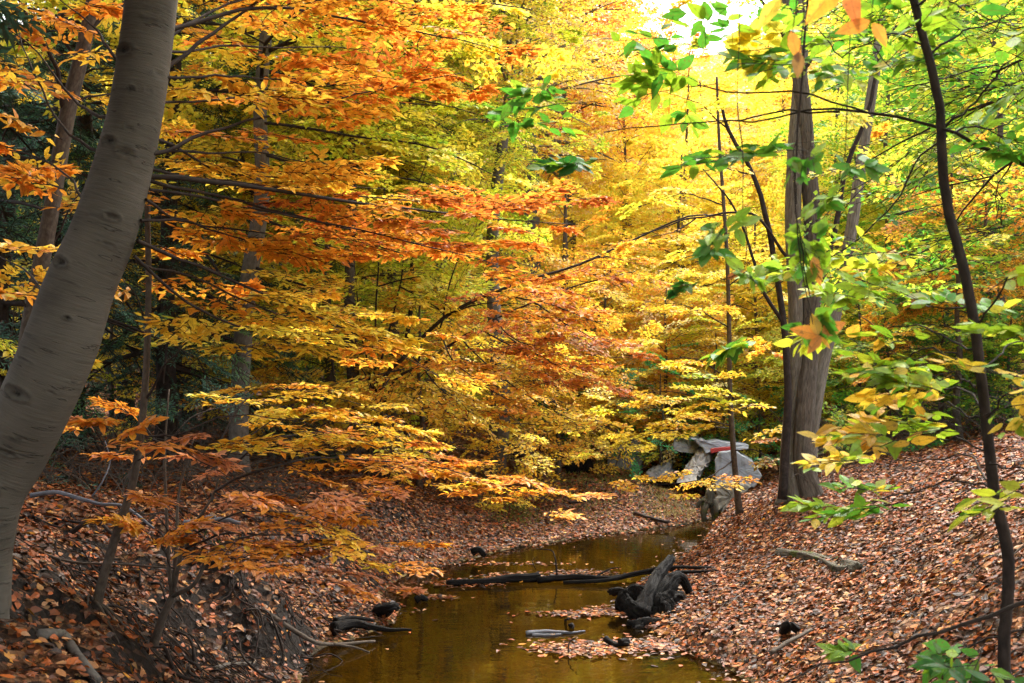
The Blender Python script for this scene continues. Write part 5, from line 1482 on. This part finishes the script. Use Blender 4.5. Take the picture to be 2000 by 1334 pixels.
# bare grey brush
br = np.random.default_rng(31)
for k, (px, D, n, H, label) in enumerate([
    (560, 14.5, 60, 1.3, 'bare grey brush behind the left bank below the tall grey trunk'), (660, 15.5, 60, 1.3, 'bare grey brush left of the leafy bar'), (440, 12.5, 46, 1.1, 'bare twiggy brush between the leaning trunk and the tall grey trunk'),
    (760, 17, 60, 1.4, 'bare twiggy brush at the top of the leafy bar'), (160, 10.5, 36, 1.0, 'thin bare brush behind the foot of the leaning trunk'), (1700, 17.5, 60, 1.8, 'tall bare stems right behind the three close stems'),
    (1840, 17, 50, 1.6, 'brown bare brush beyond the right bank'), (1950, 15.5, 50, 1.5, 'brown bare brush at the right edge'), (300, 11.5, 40, 1.0, 'bare brush in the shade behind the slim bank sapling'), (1650, 13.6, 16, 1.3, 'few thin bare shoots on the right bank crest')]):
    b = onground(px, D)
    W = Wood()
    for q in range(n):
        p = b + [br.normal(0, .55), br.normal(0, .5), 0]; p[2] = hgt(p[0], p[1]) - .02
        pth = limb_path(p, br.uniform(0, 6.28), br.uniform(.7, 1.5), H * br.uniform(.5, 1.1), .5, 6)
        W.tube(pth, np.linspace(.006, .002, 7), 4, caps=False)
        for w_ in range(3):
            s = pth[2 + w_]
            t_ = limb_path(s, br.uniform(0, 6.28), br.uniform(.1, 1.0), H * .35, .4, 4)
            W.tube(t_, np.linspace(.003, .0015, 5), 3, caps=False)
    o = W.build('bare_brush', M['grey_bark' if k in (0, 1, 3) else 'bark'])
    tag(o, label, 'shrub', 'bare brush')


# ================================================================== culvert
def solid(name, label_, outline, depth, mat, parent=None, jag=.0, cat=None, back=None, sub=6):
    """outline: world points (x,y,z) roughly facing the viewer; extruded away from the viewer by depth vector"""
    o = np.asarray(outline, float)
    if sub > 1:
        q = []
        for k in range(len(o)):
            a, b_ = o[k], o[(k + 1) % len(o)]
            for s in range(sub): q.append(a + (b_ - a) * s / sub)
        o = np.array(q)
    if jag: o = o + rng.normal(0, jag, o.shape) * [1, .5, 1]
    dv = np.asarray(depth, float)
    n = len(o); cen = o.mean(0)
    i = np.arange(n); j = (i + 1) % n
    rings = [o + dv, o + dv * .05]
    for f_, off in ((.985, -.02), (.94, -.04), (.8, -.045), (.62, -.05), (.42, -.05), (.2, -.05)):
        rings.append(cen + (o - cen) * f_ + np.array([0, off, 0]) * min(1, jag * 60 + .1) + rng.normal(0, jag * .45, o.shape) * [.5, 1.3, .5])
    V = np.concatenate(rings + [[cen + dv], [cen + [0, -.05 * min(1, jag * 60 + .1), 0]]])
    Qs = []
    for k in range(len(rings) - 1):
        a0, a1 = k * n, (k + 1) * n
        Qs.append(np.stack([a1 + i, a1 + j, a0 + j, a0 + i], -1)[:, ::-1])
    Q = np.concatenate(Qs)
    m_ = len(rings) * n; last = (len(rings) - 1) * n
    T = np.concatenate([np.stack([j, i, np.full(n, m_)], -1)[:, ::-1], np.stack([last + i, last + j, np.full(n, m_ + 1)], -1)])
    ob = link_mesh(name, V, [Q, T], M[mat], parent)
    return ob


cb_ = onground(1390, 19.5, 0)
culv = empty('ruined_culvert', cb_, 'broken white and grey concrete culvert with red paint at the end of the creek', 'culvert')
solid('roof_slab', None, seen([(1316, 866, 20.0), (1340, 861, 20.4), (1362, 862, 20.2), (1368, 880, 19.8), (1362, 887, 19.7), (1318, 882, 19.8)]), (.3, 1.6, .1), 'concrete', culv, .012)
solid('opening_shade_panel', None, seen([(1296, 880, 21), (1372, 876, 21), (1364, 950, 21), (1292, 945, 21)]), (0, .3, 0), 'hole_shade', culv, .0)  # dark panel added behind the opening, its shade put into the colour
solid('ragged_wing_wall', None, seen([(1362, 878, 19.5), (1381, 873, 19.5), (1383, 902, 19.2), (1368, 926, 18.9), (1354, 944, 18.6), (1322, 941, 18.8), (1340, 916, 19.1), (1358, 893, 19.4)]), (.25, .7, .1), 'pale_concrete', culv, .03)
solid('painted_wall', None, seen([(1396, 900, 18.9), (1404, 883, 18.9), (1436, 880, 18.9), (1472, 904, 18.9), (1488, 930, 18.8), (1474, 952, 18.7), (1398, 948, 18.7)]), (.2, 1.0, 0), 'white_paint', culv, .006)
solid('top_beam', None, seen([(1352, 858, 19.4), (1372, 860, 19.3), (1462, 868, 19.4), (1460, 877, 19.3), (1432, 880, 19.2), (1398, 880, 19.2), (1380, 886, 19.2), (1370, 872, 19.3)]), (.1, .8, 0), 'white_paint', culv, .010)
solid('red_graffiti', None, seen([(1389, 876, 19.12), (1430, 872, 19.12), (1431, 879, 19.12), (1398, 883, 19.10), (1389, 885, 19.1)]), (0, .06, 0), 'red_paint', culv, .004)
solid('footing', None, seen([(1396, 946, 18.3), (1430, 942, 18.3), (1462, 947, 18.3), (1456, 966, 18.2), (1436, 990, 18.1), (1420, 1000, 18.0), (1396, 1000, 18.0)]), (.1, .5, 0), 'tan_concrete', culv, .02)
solid('apron_stone', None, seen([(1252, 938, 19.5), (1270, 918, 19.8), (1310, 905, 20.1), (1318, 934, 19.6), (1290, 940, 19.5)]), (.2, 1.0, 0), 'concrete', culv, .02)
o = solid('concrete_pier', None, seen([(1184, 935, 20.9), (1184, 890, 21.1), (1208, 868, 21.2), (1234, 856, 21.3), (1250, 860, 21.2), (1254, 905, 21), (1244, 938, 20.9)]), (.2, 1.0, 0), 'concrete', None, .02)
tag(o, 'old grey concrete pier with pale streaks left of the culvert', 'pier')
log_obj('leaning_pole', 'brown stick leaning against the old grey pier', 'stick', [(seen([(1196, 932, 20.4), (1210, 890, 20.6), (1238, 850, 20.8)]), .02, .012)], 'bark', sides=6)
# mossy tree stump with legs standing in the water before the culvert
log_obj('rooty_stump', 'pale mottled tree stump standing on leg-like roots in the water before the culvert', 'stump',
        [([P(1382, 985, 17.2), P(1388, 965, 17.2), P(1396, 945, 17.2)], .12, .035), ([P(1374, 1018, 17.1), P(1375, 1000, 17.1), P(1380, 978, 17.2)], .045, .075), ([P(1398, 1018, 17.1), P(1397, 1000, 17.1), P(1392, 978, 17.2)], .035, .07), ([P(1362, 992, 17.2), P(1366, 982, 17.2), P(1380, 972, 17.2)], .03, .04)], 'moss_log', wob=.3, rough=.35)

# ================================================================== light, sky, camera
w = bpy.data.worlds.new('World'); bpy.context.scene.world = w; w.use_nodes = True
nt = w.node_tree; nt.nodes.clear()
SUN_EL, SUN_AZ = math.radians(52), math.radians(24)   # azimuth clockwise from +Y
sky = nt.nodes.new('ShaderNodeTexSky'); sky.sky_type = 'NISHITA'; sky.sun_disc = False
sky.sun_elevation = SUN_EL; sky.sun_rotation = SUN_AZ
sky.dust_density = 4.0; sky.air_density = 1.0; sky.ozone_density = 1.0
hs = nt.nodes.new('ShaderNodeHueSaturation'); hs.inputs['Saturation'].default_value = .35
bg = nt.nodes.new('ShaderNodeBackground'); bg.inputs['Strength'].default_value = .15
ow = nt.nodes.new('ShaderNodeOutputWorld')
nt.links.new(sky.outputs[0], hs.inputs['Color']); nt.links.new(hs.outputs[0], bg.inputs['Color']); nt.links.new(bg.outputs[0], ow.inputs['Surface'])

sl = bpy.data.lights.new('sun', 'SUN'); sl.energy = 1.5; sl.angle = math.radians(28); sl.color = (1, .95, .86)
so = bpy.data.objects.new('sun', sl); COL.objects.link(so)
dv = Vector((math.sin(SUN_AZ) * math.cos(SUN_EL), math.cos(SUN_AZ) * math.cos(SUN_EL), math.sin(SUN_EL)))
so.rotation_euler = dv.to_track_quat('Z', 'Y').to_euler()
so.location = dv * 40

cam = bpy.data.cameras.new('camera'); co = bpy.data.objects.new('camera', cam); COL.objects.link(co)
cam.sensor_width = 36; cam.lens = F * 36 / 2000; cam.clip_end = 600; cam.clip_start = .05
co.location = (0, 0, CAMZ); co.rotation_euler = (math.radians(90) + PITCH, 0, 0)
cam.dof.use_dof = True; cam.dof.focus_distance = 9.0; cam.dof.aperture_fstop = 5.6
sc_ = bpy.context.scene
sc_.camera = co
sc_.view_settings.view_transform = 'Standard'; sc_.view_settings.look = 'None'
sc_.view_settings.exposure = 2.7; sc_.view_settings.gamma = 1
sc_.render.engine = 'CYCLES'
sc_.cycles.max_bounces = 8; sc_.cycles.diffuse_bounces = 5; sc_.cycles.glossy_bounces = 3; sc_.cycles.transmission_bounces = 5; sc_.cycles.transparent_max_bounces = 8
sc_.cycles.use_denoising = True
sc_.cycles.sample_clamp_indirect = 6
